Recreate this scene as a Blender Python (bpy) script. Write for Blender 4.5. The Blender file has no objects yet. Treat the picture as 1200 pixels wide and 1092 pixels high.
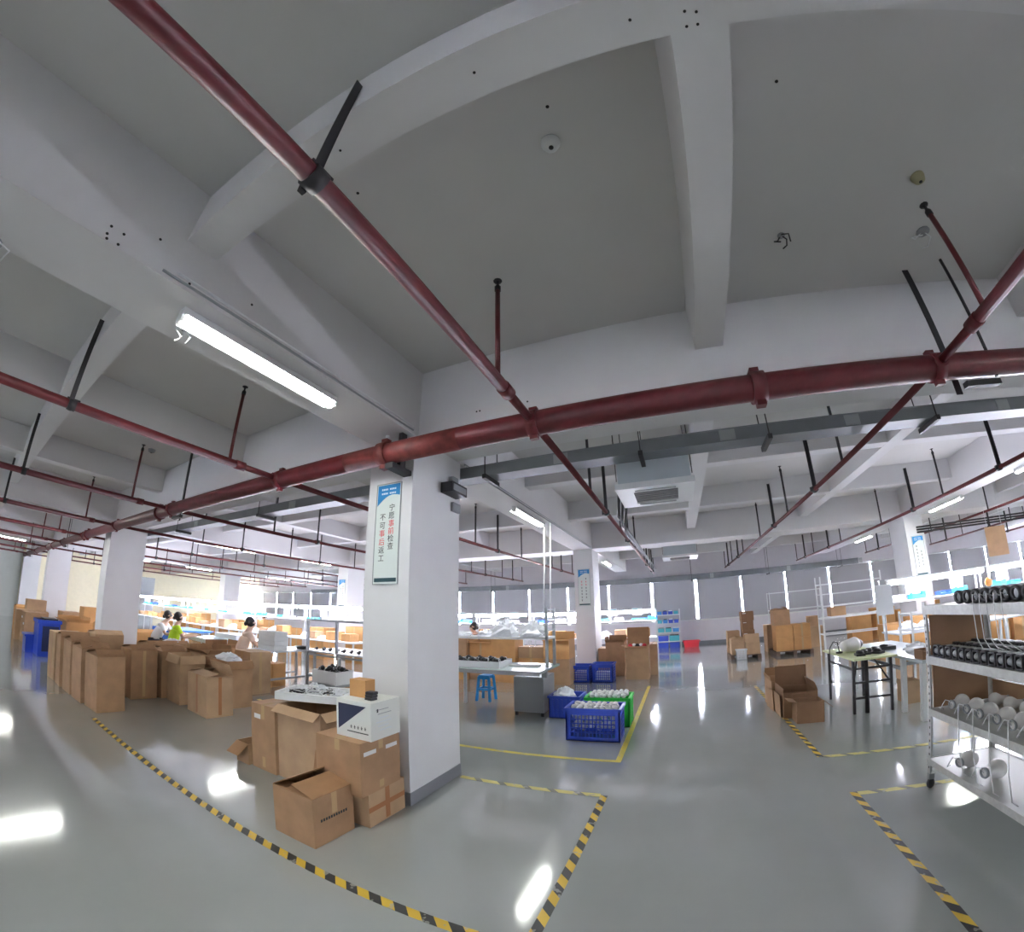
import bpy, bmesh, math, random
import numpy as np
from mathutils import Vector, Matrix
random.seed(7)
SC = bpy.context.scene
COL = SC.collection
# ------------------------------------------------------------------ camera
YAW, PIT, ROL = math.radians(22.4838774), math.radians(13.8993481), math.radians(0.9054182)
KST = 0.62687757 / 6.0            # stereographic constant, per mm of a 12 mm wide sensor
def cam_setup():
    c, s = math.cos, math.sin
    R = Matrix(((c(YAW), -s(YAW), 0), (s(YAW), c(YAW), 0), (0, 0, 1))) @ \
        Matrix(((1, 0, 0), (0, c(PIT), -s(PIT)), (0, s(PIT), c(PIT)))) @ \
        Matrix(((c(ROL), 0, s(ROL)), (0, 1, 0), (-s(ROL), 0, c(ROL))))
    M = Matrix((R.col[0], R.col[2], -R.col[1])).transposed().to_4x4()
    M.translation = Vector((0, 0, 1.6))
    cam = bpy.data.cameras.new('camera'); o = bpy.data.objects.new('camera', cam); COL.objects.link(o)
    cam.type = 'PANO'; cam.panorama_type = 'FISHEYE_LENS_POLYNOMIAL'
    cam.sensor_fit = 'HORIZONTAL'; cam.sensor_width = 12.0
    r = np.linspace(0, 9, 300); A = np.stack([r, r**2, r**3, r**4], 1)
    k = np.linalg.lstsq(A, 2*np.arctan(KST*r), rcond=None)[0]
    cam.fisheye_polynomial_k0 = 0.0
    cam.fisheye_polynomial_k1, cam.fisheye_polynomial_k2, cam.fisheye_polynomial_k3, cam.fisheye_polynomial_k4 = [-float(x) for x in k]
    cam.fisheye_fov = math.radians(260)
    cam.shift_y = 54.0/1092.0
    cam.clip_start = 0.02; cam.clip_end = 300
    o.matrix_world = M
    SC.camera = o
cam_setup()
# ------------------------------------------------------------------ world, exposure
W = bpy.data.worlds.new('sky'); SC.world = W; W.use_nodes = True
WB = W.node_tree.nodes['Background']; WB.inputs[0].default_value = (0.89, 0.90, 1.0, 1); WB.inputs[1].default_value = 85.0
SC.view_settings.view_transform = 'Standard'; SC.view_settings.look = 'None'
SC.view_settings.gamma = 1.0; SC.view_settings.use_curve_mapping = False
SC.view_settings.exposure = 1.46
E_BATTEN, E_BENCH = 36.0, 52.0
C_BATTEN, C_BENCH = (0.97, 1.0, 0.93), (0.85, 0.85, 1.0)

# ------------------------------------------------------------------ materials
MATS = {}
def mat(name, col, rough=0.6, metal=0.0, var=0.0, vscale=6.0, bump=0.0, bscale=40.0, spec=0.5, emit=None, trans=None):
    if name in MATS: return MATS[name]
    m = bpy.data.materials.new(name); m.use_nodes = True; MATS[name] = m
    nt = m.node_tree; b = nt.nodes['Principled BSDF']
    b.inputs['Base Color'].default_value = (*col, 1); b.inputs['Roughness'].default_value = rough
    b.inputs['Metallic'].default_value = metal; b.inputs['Specular IOR Level'].default_value = spec
    tc = nt.nodes.new('ShaderNodeTexCoord')
    if var:
        n = nt.nodes.new('ShaderNodeTexNoise'); n.inputs['Scale'].default_value = vscale; n.inputs['Detail'].default_value = 5
        nt.links.new(tc.outputs['Object'], n.inputs['Vector'])
        r = nt.nodes.new('ShaderNodeValToRGB')
        r.color_ramp.elements[0].position = .3; r.color_ramp.elements[1].position = .7
        r.color_ramp.elements[0].color = (*[max(0, c*(1-var)) for c in col], 1)
        r.color_ramp.elements[1].color = (*[min(1, c*(1+var)) for c in col], 1)
        nt.links.new(n.outputs['Fac'], r.inputs['Fac']); nt.links.new(r.outputs['Color'], b.inputs['Base Color'])
    if bump:
        n = nt.nodes.new('ShaderNodeTexNoise'); n.inputs['Scale'].default_value = bscale
        nt.links.new(tc.outputs['Object'], n.inputs['Vector'])
        bp = nt.nodes.new('ShaderNodeBump'); bp.inputs['Strength'].default_value = bump; bp.inputs['Distance'].default_value = .01
        nt.links.new(n.outputs['Fac'], bp.inputs['Height']); nt.links.new(bp.outputs['Normal'], b.inputs['Normal'])
    if emit:
        b.inputs['Emission Color'].default_value = (*emit[0], 1); b.inputs['Emission Strength'].default_value = emit[1]
    return m
def mixmat(name, kind, col, fac, rough=.1):
    """thin sheets: 'pane' = transparent + glossy, 'film' = transparent + diffuse, 'blind' = diffuse + translucent"""
    if name in MATS: return MATS[name]
    m = bpy.data.materials.new(name); m.use_nodes = True; MATS[name] = m
    nt = m.node_tree; nt.nodes.clear(); out = nt.nodes.new('ShaderNodeOutputMaterial'); mx = nt.nodes.new('ShaderNodeMixShader')
    mx.inputs[0].default_value = fac
    if kind == 'pane':
        a = nt.nodes.new('ShaderNodeBsdfTransparent'); a.inputs[0].default_value = (*col, 1)
        b = nt.nodes.new('ShaderNodeBsdfGlossy'); b.inputs['Roughness'].default_value = rough
    elif kind == 'film':
        a = nt.nodes.new('ShaderNodeBsdfTransparent')
        b = nt.nodes.new('ShaderNodeBsdfPrincipled'); b.inputs['Base Color'].default_value = (*col, 1); b.inputs['Roughness'].default_value = rough
    else:
        a = nt.nodes.new('ShaderNodeBsdfDiffuse'); a.inputs[0].default_value = (*col, 1)
        b = nt.nodes.new('ShaderNodeBsdfTranslucent'); b.inputs[0].default_value = (*col, 1)
    nt.links.new(a.outputs[0], mx.inputs[1]); nt.links.new(b.outputs[0], mx.inputs[2]); nt.links.new(mx.outputs[0], out.inputs[0])
    return m
def floor_mat():
    m = mat('epoxy_floor', (.30, .325, .325), .16, spec=.75)
    nt = m.node_tree; b = nt.nodes['Principled BSDF']; tc = [n for n in nt.nodes if n.type == 'TEX_COORD'][0]
    n1 = nt.nodes.new('ShaderNodeTexNoise'); n1.inputs['Scale'].default_value = .55; n1.inputs['Detail'].default_value = 6
    n2 = nt.nodes.new('ShaderNodeTexNoise'); n2.inputs['Scale'].default_value = 3.0; n2.inputs['Detail'].default_value = 3
    nt.links.new(tc.outputs['Object'], n1.inputs['Vector']); nt.links.new(tc.outputs['Object'], n2.inputs['Vector'])
    r = nt.nodes.new('ShaderNodeValToRGB'); r.color_ramp.elements[0].position = .3; r.color_ramp.elements[1].position = .7
    r.color_ramp.elements[0].color = (.37, .395, .385, 1); r.color_ramp.elements[1].color = (.45, .475, .465, 1)
    nt.links.new(n1.outputs['Fac'], r.inputs['Fac']); nt.links.new(r.outputs['Color'], b.inputs['Base Color'])
    b.inputs['Coat Weight'].default_value = .8; b.inputs['Coat Roughness'].default_value = .10; b.inputs['Coat IOR'].default_value = 1.65
    mr = nt.nodes.new('ShaderNodeMapRange'); mr.inputs['To Min'].default_value = .055; mr.inputs['To Max'].default_value = .13
    nt.links.new(n1.outputs['Fac'], mr.inputs['Value']); nt.links.new(mr.outputs['Result'], b.inputs['Roughness'])
    bp = nt.nodes.new('ShaderNodeBump'); bp.inputs['Strength'].default_value = .035; bp.inputs['Distance'].default_value = .02
    nt.links.new(n2.outputs['Fac'], bp.inputs['Height']); nt.links.new(bp.outputs['Normal'], b.inputs['Normal']); nt.links.new(bp.outputs['Normal'], b.inputs['Coat Normal'])
    return m
def stripe_mat(name, c1, c2, period, duty=.5):
    """diagonal hazard stripes printed on tape, in object space metres"""
    m = mat(name, c1, .45)
    nt = m.node_tree; b = nt.nodes['Principled BSDF']; tc = [n for n in nt.nodes if n.type == 'TEX_COORD'][0]
    sx = nt.nodes.new('ShaderNodeSeparateXYZ'); nt.links.new(tc.outputs['Object'], sx.inputs[0])
    def mth(op, a, c):
        q = nt.nodes.new('ShaderNodeMath'); q.operation = op
        for i, v in enumerate((a, c)):
            if isinstance(v, (int, float)): q.inputs[i].default_value = v
            else: nt.links.new(v, q.inputs[i])
        return q.outputs[0]
    t = mth('ADD', sx.outputs[0], sx.outputs[1]); f = mth('FRACT', mth('DIVIDE', t, period), 0); g = mth('GREATER_THAN', f, duty)
    n = nt.nodes.new('ShaderNodeTexNoise'); n.inputs['Scale'].default_value = 14; nt.links.new(tc.outputs['Object'], n.inputs['Vector'])
    mx = nt.nodes.new('ShaderNodeMix'); mx.data_type = 'RGBA'; mx.inputs[6].default_value = (*c1, 1); mx.inputs[7].default_value = (*c2, 1)
    nt.links.new(g, mx.inputs[0])
    m2 = nt.nodes.new('ShaderNodeMix'); m2.data_type = 'RGBA'; m2.inputs[7].default_value = (.42, .42, .38, 1)
    wear = mth('MULTIPLY', mth('GREATER_THAN', n.outputs['Fac'], .62), .6)
    nt.links.new(wear, m2.inputs[0]); nt.links.new(mx.outputs[2], m2.inputs[6]); nt.links.new(m2.outputs[2], b.inputs['Base Color'])
    return m
WHITE = mat('white_emulsion', (.74, .73, .745), .85, var=.03, vscale=1.2, bump=.12, bscale=25)
SLAB = mat('slab_emulsion', (.68, .67, .665), .88, var=.05, vscale=.8, bump=.15, bscale=18)
COLW = mat('column_paint', (.77, .77, .79), .55, var=.02, vscale=2)
WALLW = mat('wall_white', (.74, .72, .77), .7, var=.02)
CREAM = mat('wall_cream', (.80, .74, .55), .7, var=.03)
GREYW = mat('wall_grey_green', (.50, .53, .50), .6, var=.03)
SKIRT = mat('skirting_grey', (.24, .25, .28), .4)
RED = mat('pipe_red', (.115, .011, .015), .45, var=.25, vscale=9)
REDW = mat('pipe_red_worn', (.17, .030, .026), .5, var=.35, vscale=14)
BLACKM = mat('black_steel', (.022, .020, .024), .5)
GALV = mat('galvanised_tray', (.20, .215, .235), .45, .3, var=.08, vscale=5)
STEELW = mat('white_steel', (.72, .74, .75), .4)
STEELG = mat('grey_steel', (.36, .38, .40), .4, .4)
CHROME = mat('aluminium', (.72, .73, .74), .28, .9)
CARD = mat('cardboard', (.46, .285, .160), .8, var=.10, vscale=5, bump=.05, bscale=60)
CARD2 = mat('cardboard_pale', (.50, .33, .195), .8, var=.12, vscale=4, bump=.05, bscale=60)
CARD3 = mat('cardboard_tan', (.42, .25, .135), .8, var=.12, vscale=6, bump=.05, bscale=60)
CARDO = mat('cardboard_orange', (.60, .32, .125), .8, var=.08, vscale=5)
CARDD = mat('cardboard_dark', (.27, .15, .08), .8, var=.10, vscale=5)
CARDI = mat('cardboard_inside', (.36, .20, .10), .85, var=.1)
TAPEB = mat('packing_tape_brown', (.40, .16, .05), .3)
TAPEC = mat('packing_tape_clear', (.58, .40, .22), .15)
PAPER = mat('paper_white', (.82, .82, .82), .7)
BLUE = mat('plastic_blue', (.020, .065, .50), .35)
BLUEL = mat('plastic_light_blue', (.05, .30, .72), .35)
TEAL = mat('plastic_teal', (.06, .42, .52), .4)
GREEN = mat('plastic_green', (.02, .62, .06), .35)
REDP = mat('plastic_red', (.65, .03, .05), .4)
BLACKP = mat('black_plastic', (.018, .018, .022), .4)
WHITEP = mat('white_plastic', (.80, .81, .83), .35)
GREYP = mat('grey_plastic', (.30, .31, .33), .45)
SHADEW = mat('lamp_shade_white', (.72, .70, .70), .3)
FILM = mixmat('clear_film', 'film', (.86, .88, .92), .62, .2)
GLASS = mixmat('window_glass', 'pane', (.95, .98, 1), .06)
BLIND = mixmat('roller_blind_fabric', 'blind', (.40, .40, .42), .085)
TUBE_B = mat('tube_batten', (1, 1, 1), .4, emit=(C_BATTEN, E_BATTEN))
TUBE_W = mat('tube_bench', (1, 1, 1), .4, emit=(C_BENCH, E_BENCH))
FLOORM = floor_mat()

# ------------------------------------------------------------------ mesh helpers
class MB:
    def __init__(s): s.v = []; s.f = []; s.sm = []
    def add(s, vs, fs, smooth=False):
        o = len(s.v); s.v += [tuple(p) for p in vs]; s.f += [tuple(i+o for i in f) for f in fs]; s.sm += [smooth]*len(fs); return s
    def box(s, x0, x1, y0, y1, z0, z1, M=None):
        vs = [Vector(p) for p in ((x0,y0,z0),(x1,y0,z0),(x1,y1,z0),(x0,y1,z0),(x0,y0,z1),(x1,y0,z1),(x1,y1,z1),(x0,y1,z1))]
        if M is not None: vs = [M @ p for p in vs]
        return s.add(vs, [(3,2,1,0),(4,5,6,7),(0,1,5,4),(1,2,6,5),(2,3,7,6),(3,0,4,7)])
    def cbox(s, cx, cy, cz, sx, sy, sz, M=None):
        return s.box(cx-sx/2, cx+sx/2, cy-sy/2, cy+sy/2, cz-sz/2, cz+sz/2, M)
    def tube(s, pts, r, n=8, smooth=True):
        pts = [Vector(p) for p in pts]; rr = r if isinstance(r, (list, tuple)) else [r]*len(pts)
        vs = []; up0 = None
        for i, p in enumerate(pts):
            d = (pts[min(i+1, len(pts)-1)]-pts[max(i-1, 0)]).normalized()
            if up0 is None: up0 = Vector((0,0,1)) if abs(d.z) < .9 else Vector((1,0,0))
            a = d.cross(up0)
            if a.length < 1e-4: a = d.cross(Vector((0,1,0)))
            a.normalize(); b = a.cross(d).normalized(); up0 = b
            for k in range(n):
                t = 2*math.pi*k/n; vs.append(p+(a*math.cos(t)+b*math.sin(t))*rr[i])
        m = len(pts)
        side = [(i*n+k, i*n+(k+1) % n, (i+1)*n+(k+1) % n, (i+1)*n+k) for i in range(m-1) for k in range(n)]
        o = len(s.v); s.add(vs, side, smooth)
        s.f += [tuple(o+k for k in range(n))[::-1], tuple(o+(m-1)*n+k for k in range(n))]; s.sm += [False, False]
        return s
    def lathe(s, prof, n=16, M=None, smooth=True):
        vs = []
        for (r, z) in prof:
            for k in range(n):
                t = 2*math.pi*k/n; p = Vector((r*math.cos(t), r*math.sin(t), z)); vs.append(M @ p if M is not None else p)
        fs = [(i*n+k, i*n+(k+1) % n, (i+1)*n+(k+1) % n, (i+1)*n+k) for i in range(len(prof)-1) for k in range(n)]
        return s.add(vs, fs, smooth)
    def prism(s, poly, axis, a, b):
        """poly in the two other axes, extruded along axis from a to b"""
        def P(u, v, w):
            return {0: (w, u, v), 1: (u, w, v), 2: (u, v, w)}[axis]
        n = len(poly); vs = [P(u, v, a) for u, v in poly]+[P(u, v, b) for u, v in poly]
        return s.add(vs, [tuple(range(n))[::-1], tuple(range(n, 2*n))]+[(i, (i+1) % n, n+(i+1) % n, n+i) for i in range(n)])
    def build(s, name, m, parent=None, loc=None, rot=None):
        me = bpy.data.meshes.new(name); me.from_pydata(s.v, [], s.f)
        me.polygons.foreach_set('use_smooth', s.sm); me.materials.append(m)
        bm = bmesh.new(); bm.from_mesh(me); bmesh.ops.recalc_face_normals(bm, faces=bm.faces); bm.to_mesh(me); bm.free()
        return link(name, me, parent, loc, rot)
def link(name, me, parent=None, loc=None, rot=None):
    o = bpy.data.objects.new(name, me); COL.objects.link(o)
    if parent is not None: o.parent = parent
    if loc is not None: o.location = loc
    if rot is not None: o.rotation_euler = rot
    return o
def tag(o, label, cat, group=None):
    o['label'] = label; o['category'] = cat
    if group: o['group'] = group
    return o
def thing(name, label, cat, loc=(0, 0, 0), rz=0.0, group=None):
    o = bpy.data.objects.new(name, None); COL.objects.link(o); o.location = loc; o.rotation_euler = (0, 0, rz)
    o.empty_display_size = .1
    return tag(o, label, cat, group)
def struct(o): o['kind'] = 'structure'; return o
def dup(root, loc, rz=None, label=None):
    r = root.copy(); COL.objects.link(r); r.location = loc
    if rz is not None: r.rotation_euler = (0, 0, rz)
    if label: r['label'] = label
    for ch in root.children:
        c = ch.copy(); COL.objects.link(c); c.parent = r
        for g in ch.children:
            d = g.copy(); COL.objects.link(d); d.parent = c
    return r
def ordw(n): return ['first', 'second', 'third', 'fourth', 'fifth', 'sixth', 'seventh', 'eighth', 'ninth', 'tenth', 'eleventh', 'twelfth', 'thirteenth', 'fourteenth', 'fifteenth', 'sixteenth'][n]
def M4(loc=(0,0,0), rx=0, ry=0, rz=0):
    return Matrix.Translation(loc) @ Matrix.Rotation(rz, 4, 'Z') @ Matrix.Rotation(ry, 4, 'Y') @ Matrix.Rotation(rx, 4, 'X')

# ================================================================== structure
XL, XR, YB, YF = -26.6, 18.0, -9.0, 17.4
ZS, ZM, Z2 = 3.80, 3.13, 3.42     # slab, main beam bottom, secondary beam bottom
struct(MB().box(XL, XR, YB, YF, -.1, 0).build('floor', FLOORM))
struct(MB().box(XL, XR, YB, YF+.3, ZS, ZS+.15).build('ceiling', SLAB))
CXS = [-18.73, -10.53, -2.285, 5.95, 14.15]; CYS = [-4.4, 3.115, 10.6]
for x in CXS:
    struct(MB().box(x-.245, x+.245, YB, YF, ZM, ZS).build('ceiling_beam', WHITE))
for y in CYS:
    struct(MB().box(XL, XR, y-.36, y+.33, ZM+.002, ZS).build('ceiling_beam', WHITE))
sec_x = []
for a in [-26.9]+CXS:
    sec_x += [a+2.75, a+5.48]
for x in sec_x:
    if XL < x < XR: struct(MB().box(x-.105, x+.105, YB, YF, Z2, ZS).build('ceiling_beam', WHITE))
SECY = [-6.9, -1.95, .55, 5.55, 8.05, 13.05, 15.55]
for y in SECY:
    struct(MB().box(XL, XR, y-.1, y+.1, Z2+.0015, ZS).build('ceiling_beam', WHITE))
for y in CYS:
    for x in CXS:
        c = struct(MB().box(x-.245, x+.245, y-.405, y+.405, 0, ZM+.001).build('column', COLW))
        MB().box(x-.252, x+.252, y-.412, y+.412, 0, .11).build('skirting', SKIRT, c)
# walls
struct(MB().box(XL-.2, XL, 2.62, YF, 0, ZS).build('wall_left', CREAM))
lf = struct(MB().box(XL-.2, XL+.02, YB, 2.62, 0, ZS).build('wall_left_front', GREYW))
struct(MB().box(XL, XL+.35, 2.66, 3.5, 0, ZM).build('wall_left_pier', COLW))
struct(MB().box(XR, XR+.2, YB, YF, 0, ZS).build('wall_right', WALLW))
struct(MB().box(XL, XR, YB-.2, YB, 0, .95).build('wall_rear', WALLW))
struct(MB().box(XL, XR, YB-.2, YB, 2.6, ZS).build('wall_rear_head', WALLW))
for k in range(12):
    x0, x1 = XL+(XR-XL)*k/12, XL+(XR-XL)*(k+1)/12
    struct(MB().box(x0, x0+.5, YB-.2, YB, .95, 2.6).build('wall_rear_pier', WALLW))
    w = struct(MB().box(x0+.5, x1, YB-.12, YB-.06, .95, 1.0).box(x0+.5, x1, YB-.12, YB-.06, 2.55, 2.6).box((x0+.5+x1)/2-.03, (x0+.5+x1)/2+.03, YB-.12, YB-.06, 1.0, 2.55).build('window_%d' % (100+k), STEELW))  # rear windows and blinds are unseen, added for light on the -Y faces
    MB().box(x0+.5, x1, YB-.095, YB-.09, 1.0, 2.55).build('pane', GLASS, w)
    MB().box(x0+.56, x1-.06, YB-.05, YB-.046, 1.0, 2.6).build('blind', BLIND, w)
# shutter in the left wall
sh = struct(MB().box(XL, XL+.05, 8.0, 9.9, 0, 2.75).build('door_1', STEELG))
for k in range(18): MB().box(XL+.05, XL+.062, 8.05, 9.85, .05+k*.15, .17+k*.15).build('slat', STEELG, sh)
# window wall
wb = struct(MB().box(XL, XR, YF, YF+.2, 0, .93).build('wall_back', WALLW))
struct(MB().box(XL, XR, YF, YF+.2, 2.62, ZS).build('wall_back_head', WALLW))
struct(MB().box(XL, XR, YF-.012, YF, 0, .12).build('baseboard_back', SKIRT))
struct(MB().box(XL, XR, YF-.05, YF+.02, .93, .965).build('trim_1', PAPER))
PIT_W = 1.79; wx = [.76+PIT_W*k for k in range(-15, 10)]
nwin = 0
for k, x in enumerate(wx):
    if x < XL+.2 or x+PIT_W > XR: continue
    nwin += 1
    w = struct(MB().box(x-.03, x+.03, YF+.02, YF+.14, .965, 2.62).box(x+PIT_W-.03, x+PIT_W+.03, YF+.021, YF+.139, .965, 2.62)
               .box(x+.03, x+PIT_W-.03, YF+.02, YF+.14, .965, 1.01).box(x+.03, x+PIT_W-.03, YF+.02, YF+.14, 2.575, 2.62).build('window_%d' % nwin, STEELW))
    MB().box(x+.03, x+PIT_W-.03, YF+.08, YF+.086, 1.01, 2.575).build('pane', GLASS, w)
    low = .85 if -19.3 < x < -17.4 else 0
    gap = .042
    t = thing('roller_blind', ('grey roller blind of the back wall, %s to the right of the bin rack' % ordw(k-14) if k >= 14 else 'grey roller blind of the back wall, %s to the left of the bin rack' % ordw(13-k)), 'blind', (x+PIT_W/2, YF-.02, .98), 0, 'roller blinds of the back wall')
    MB().box(-PIT_W/2+gap, PIT_W/2-gap, -.004, 0, low, 1.60).build('fabric', BLIND, t)
    MB().box(-PIT_W/2+gap, PIT_W/2-gap, -.012, .006, low-.02, low+.005).build('bottom_bar', STEELW, t)
    MB().tube([(-PIT_W/2+.04, -.01, 1.62), (PIT_W/2-.04, -.01, 1.62)], .03, 8).build('roller', STEELW, t)

# ================================================================== floor tape
HZ = stripe_mat('hazard_tape', (.78, .52, .06), (.05, .05, .05), .17)
YT = stripe_mat('yellow_tape', (.74, .60, .09), (.66, .55, .12), .4, .7)
YT2 = stripe_mat('pale_hazard_tape', (.70, .62, .22), (.20, .20, .17), .24, .72)
def tape(x0, x1, y0, y1, m, label):
    o = MB().box(x0, x1, y0, y1, .0, .0016).build('floor_tape', m); tag(o, label, 'tape', 'floor marking tapes'); return o
tw = .03
tape(-6.45, -.64, 1.63-tw, 1.63+tw, HZ, 'long yellow and black hazard tape running left past the row of tall cartons')
tape(-.64-tw, -.64+tw, 1.63+tw, 3.46, HZ, 'yellow and black hazard tape pointing away from the viewer right of the column')
tape(-2.0, -.64-tw, 3.46-tw, 3.46+tw, YT2, 'worn pale hazard tape from the column corner to the nearest striped tape')
tape(1.37-tw, 1.37+tw, -.5, 3.45+tw, HZ, 'yellow and black hazard tape beside the wheeled lamp shelf')
tape(1.37+tw, 3.6, 3.45-tw, 3.45+tw, YT2, 'pale hazard tape crossing the floor under the wheeled lamp shelf')
tape(1.36-tw, 1.36+tw, 4.34, 8.2, HZ, 'yellow and black hazard tape beside the low open cartons')
tape(1.36+tw, 3.6, 4.34-tw, 4.34+tw, YT2, 'pale yellow tape in front of the folding table and grey bench')
tape(-6.5, -.65-tw, 4.31-tw, 4.31+tw, YT, 'yellow tape line in front of the steel cabinet and blue stool')
tape(-.65-tw, -.65+tw, 4.31-tw, 8.6, YT, 'yellow tape line on the aisle side of the green crate')

# ================================================================== pipes
PZ, PY = 2.90, 2.50
BR = [1.92+2.775*k for k in range(-9, 5)]
mp = thing('sprinkler_main', 'thick red sprinkler main pipe running across the whole hall below the ceiling', 'pipe', (0, PY, PZ))
MB().tube([(-24.6, 0, 0), (XR, 0, 0)], .09, 20).build('pipe', RED, mp)
MB().tube([(-2.62, 0, 0), (-1.45, 0, 0)], .0905, 20).build('worn_section', REDW, mp)
for x in (-2.19, .67, -6.9, 5.4, -11.6, -16.4):
    c = MB().tube([(x-.045, 0, 0), (x+.045, 0, 0)], .108, 16)
    c.box(x-.03, x+.03, -.03, .03, .1, .135).box(x-.03, x+.03, -.03, .03, -.135, -.1); c.build('coupling', REDW if x == -2.19 else RED, mp)
for b in BR:
    c = MB().tube([(b-.04, 0, 0), (b+.04, 0, 0)], .100, 16)
    c.box(b-.03, b+.03, -.02, .02, .09, .125).box(b-.03, b+.03, -.02, .02, -.125, -.09)
    c.tube([(b, -.115, 0), (b, .115, 0)], .048, 12); c.build('tee_clamp', RED, mp)
for x in (2.12, -6.3, -14.5, -22.5):
    c = MB().box(x-.025, x+.025, .095, .101, -.16, ZS-PZ)
    c.build('hanger_bar', BLACKM, mp)
    MB().box(x-.01, x+.27, -.025, .025, -.16, -.12).tube([(x+.27, 0, -.1), (x+.27, 0, ZS-PZ)], .012, 6).build('hanger_rod', BLACKM, mp)
MB().box(-2.14, -2.06, -.05, .26, -.15, -.105).box(-2.14, -2.10, .1, .17, -.105, .28).build('column_bracket', BLACKM, mp)
bnames = {}
for i, b in enumerate(BR):
    d = i-8   # BR[8] is the pipe left of the camera axis
    if b < -3: lab = 'red sprinkler branch pipe, %s to the left of the signed column' % ordw(max(0, 7-i))
    elif b < 0: lab = 'red sprinkler branch pipe passing overhead just right of the signed column'
    elif b < 3: lab = 'red sprinkler branch pipe crossing the main at upper right, above the wheeled shelf'
    else: lab = 'thin red branch pipe, %s to the right beyond the wheeled shelf' % ordw(max(0, i-10))
    t = thing('sprinkler_branch', lab, 'pipe', (b, 0, PZ), 0, 'sprinkler branch pipes')
    MB().tube([(0, -8, 0), (0, 2.0, 0)], .038, 12).build('pipe', RED, t)
    MB().tube([(0, 2.0, 0), (0, 2.385, 0)], .029, 10).build('pipe', RED, t)
    MB().tube([(0, 2.615, 0), (0, 16.6, 0)], .029, 10).build('pipe', RED, t)
    MB().tube([(0, 1.95, 0), (0, 2.05, 0)], .044, 12).build('reducer', RED, t)
    for y in (-5.6, -3.1, -.6, 1.88, 4.40, 6.90, 9.35, 11.9, 14.4, 16.5):
        r = MB().tube([(0, y, .02), (0, y, .72)], .017, 8).build('riser', RED if y < 3 else BLACKM, t)
        MB().tube([(0, y, .71), (0, y, .745), (0, y, .76), (0, y, .79)], [.022, .022, .010, .009], 8).lathe([(0, .79+0), (.028, .795), (.03, .80), (0, .803)], 10, M4((0, y, 0))).build('sprinkler_head', BLACKM, r)
    for y in (.44, 5.44, 7.94, 12.94, 15.44, -2.06):
        h = MB().box(-.022, .022, y-.003, y+.003, .03, .80 if y > 3 else .735).box(.019, .022, y-.035, y, .03, .80 if y > 3 else .735)
        h.tube([(0, y-.03, 0), (0, y+.03, 0)], .046, 12).box(-.06, -.04, y-.012, y+.012, -.03, .03).box(-.03, .03, y-.05, y+.05, .028, .04)
        h.build('hanger', BLACKM, t)

# ================================================================== cable trays
def tray(label, x0, x1, y0, y1, z0, z1, hx, m=GALV):
    t = thing('cable_tray', label, 'cable tray', (0, 0, 0))
    MB().box(x0, x1, y0, y1, z0, z1).build('trunking', m, t)
    MB().box(x0, x1, y0-.006, y1+.006, z1, z1+.012).build('cover', m, t)
    for x in hx:
        b = MB().box(x-.02, x+.02, y0-.06, y1+.06, z0-.045, z0).build('hanger_bracket', BLACKM, t)
        for yy in (y0-.04, y1+.04): MB().tube([(x, yy, z0-.04), (x, yy, ZS)], .006, 6).build('rod', BLACKM, b)
    for x in hx: MB().box(x+.72, x+.86, y0-.008, y0, z0+.01, z1-.004).build('joint_plate', STEELG, t)
tray('grey galvanised cable tray behind the thick red main pipe', -13, 17.5, 3.56, 3.78, 2.97, 3.08, (-8.6, -5.6, -1.75, -.2, .95, 2.55, 4.4, 6.2))
tray('wide grey cable tray high along the blinds of the back wall', -20, 7.2, 16.75, 17.1, 2.55, 2.75, (-12, -8, -4, .6, 3.6, 6.5))
# ================================================================== batten lights under the beams
def batten(label, x, y, L=1.2, z=ZM, rz=0.0):
    t = thing('batten_light', label, 'light', (x, y, z), rz, 'batten lights under the beams')
    MB().box(-.035, .035, -L/2-.02, L/2+.02, -.045, 0).build('housing', WHITEP, t)
    MB().prism([(-.035, -.044), (-.075, -.066), (-.073, -.068), (-.033, -.047)], 1, -L/2, L/2).build('added_light_guard', WHITEP, t)  # side wings added to keep tube light off the beam underside
    MB().prism([(.035, -.044), (.075, -.066), (.073, -.068), (.033, -.047)], 1, -L/2, L/2).build('added_light_guard', WHITEP, t)
    tb = MB().prism([(-.033, -.046), (-.03, -.075), (-.012, -.088), (.012, -.088), (.03, -.075), (.033, -.046)], 1, -L/2, L/2).build('tube', TUBE_B, t)
    for e in (-L/2-.02, L/2): MB().box(-.036, .036, e, e+.02, -.085, -.046).build('end_cap', WHITEP, t)
for x in CXS:
    for y in (-6.2, -3.4, 1.24, 6.0, 8.9, 13.4):  # battens behind the viewer are unseen, added to brighten the -Y faces
        xx = x+.09
        if x == CXS[2] and y == 8.9: continue
        yw = {-6.2: 'added farthest behind the viewer', -3.4: 'added behind the viewer', 1.24: 'nearest the viewer', 6.0: 'just beyond the main pipe', 8.9: 'in mid hall', 13.4: 'nearest the windows'}[y]
        bw = {0: 'second beam left of the signed column', 1: 'first beam left of the signed column', 2: 'beam over the signed column', 3: 'first beam right of the signed column', 4: 'far right beam'}[CXS.index(x)]
        lab = 'batten light under the %s, %s' % (bw, yw)
        if x == CXS[2] and y == 1.24: lab = 'large lit batten light under the beam left of the signed column'
        batten(lab, xx, y)
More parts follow.
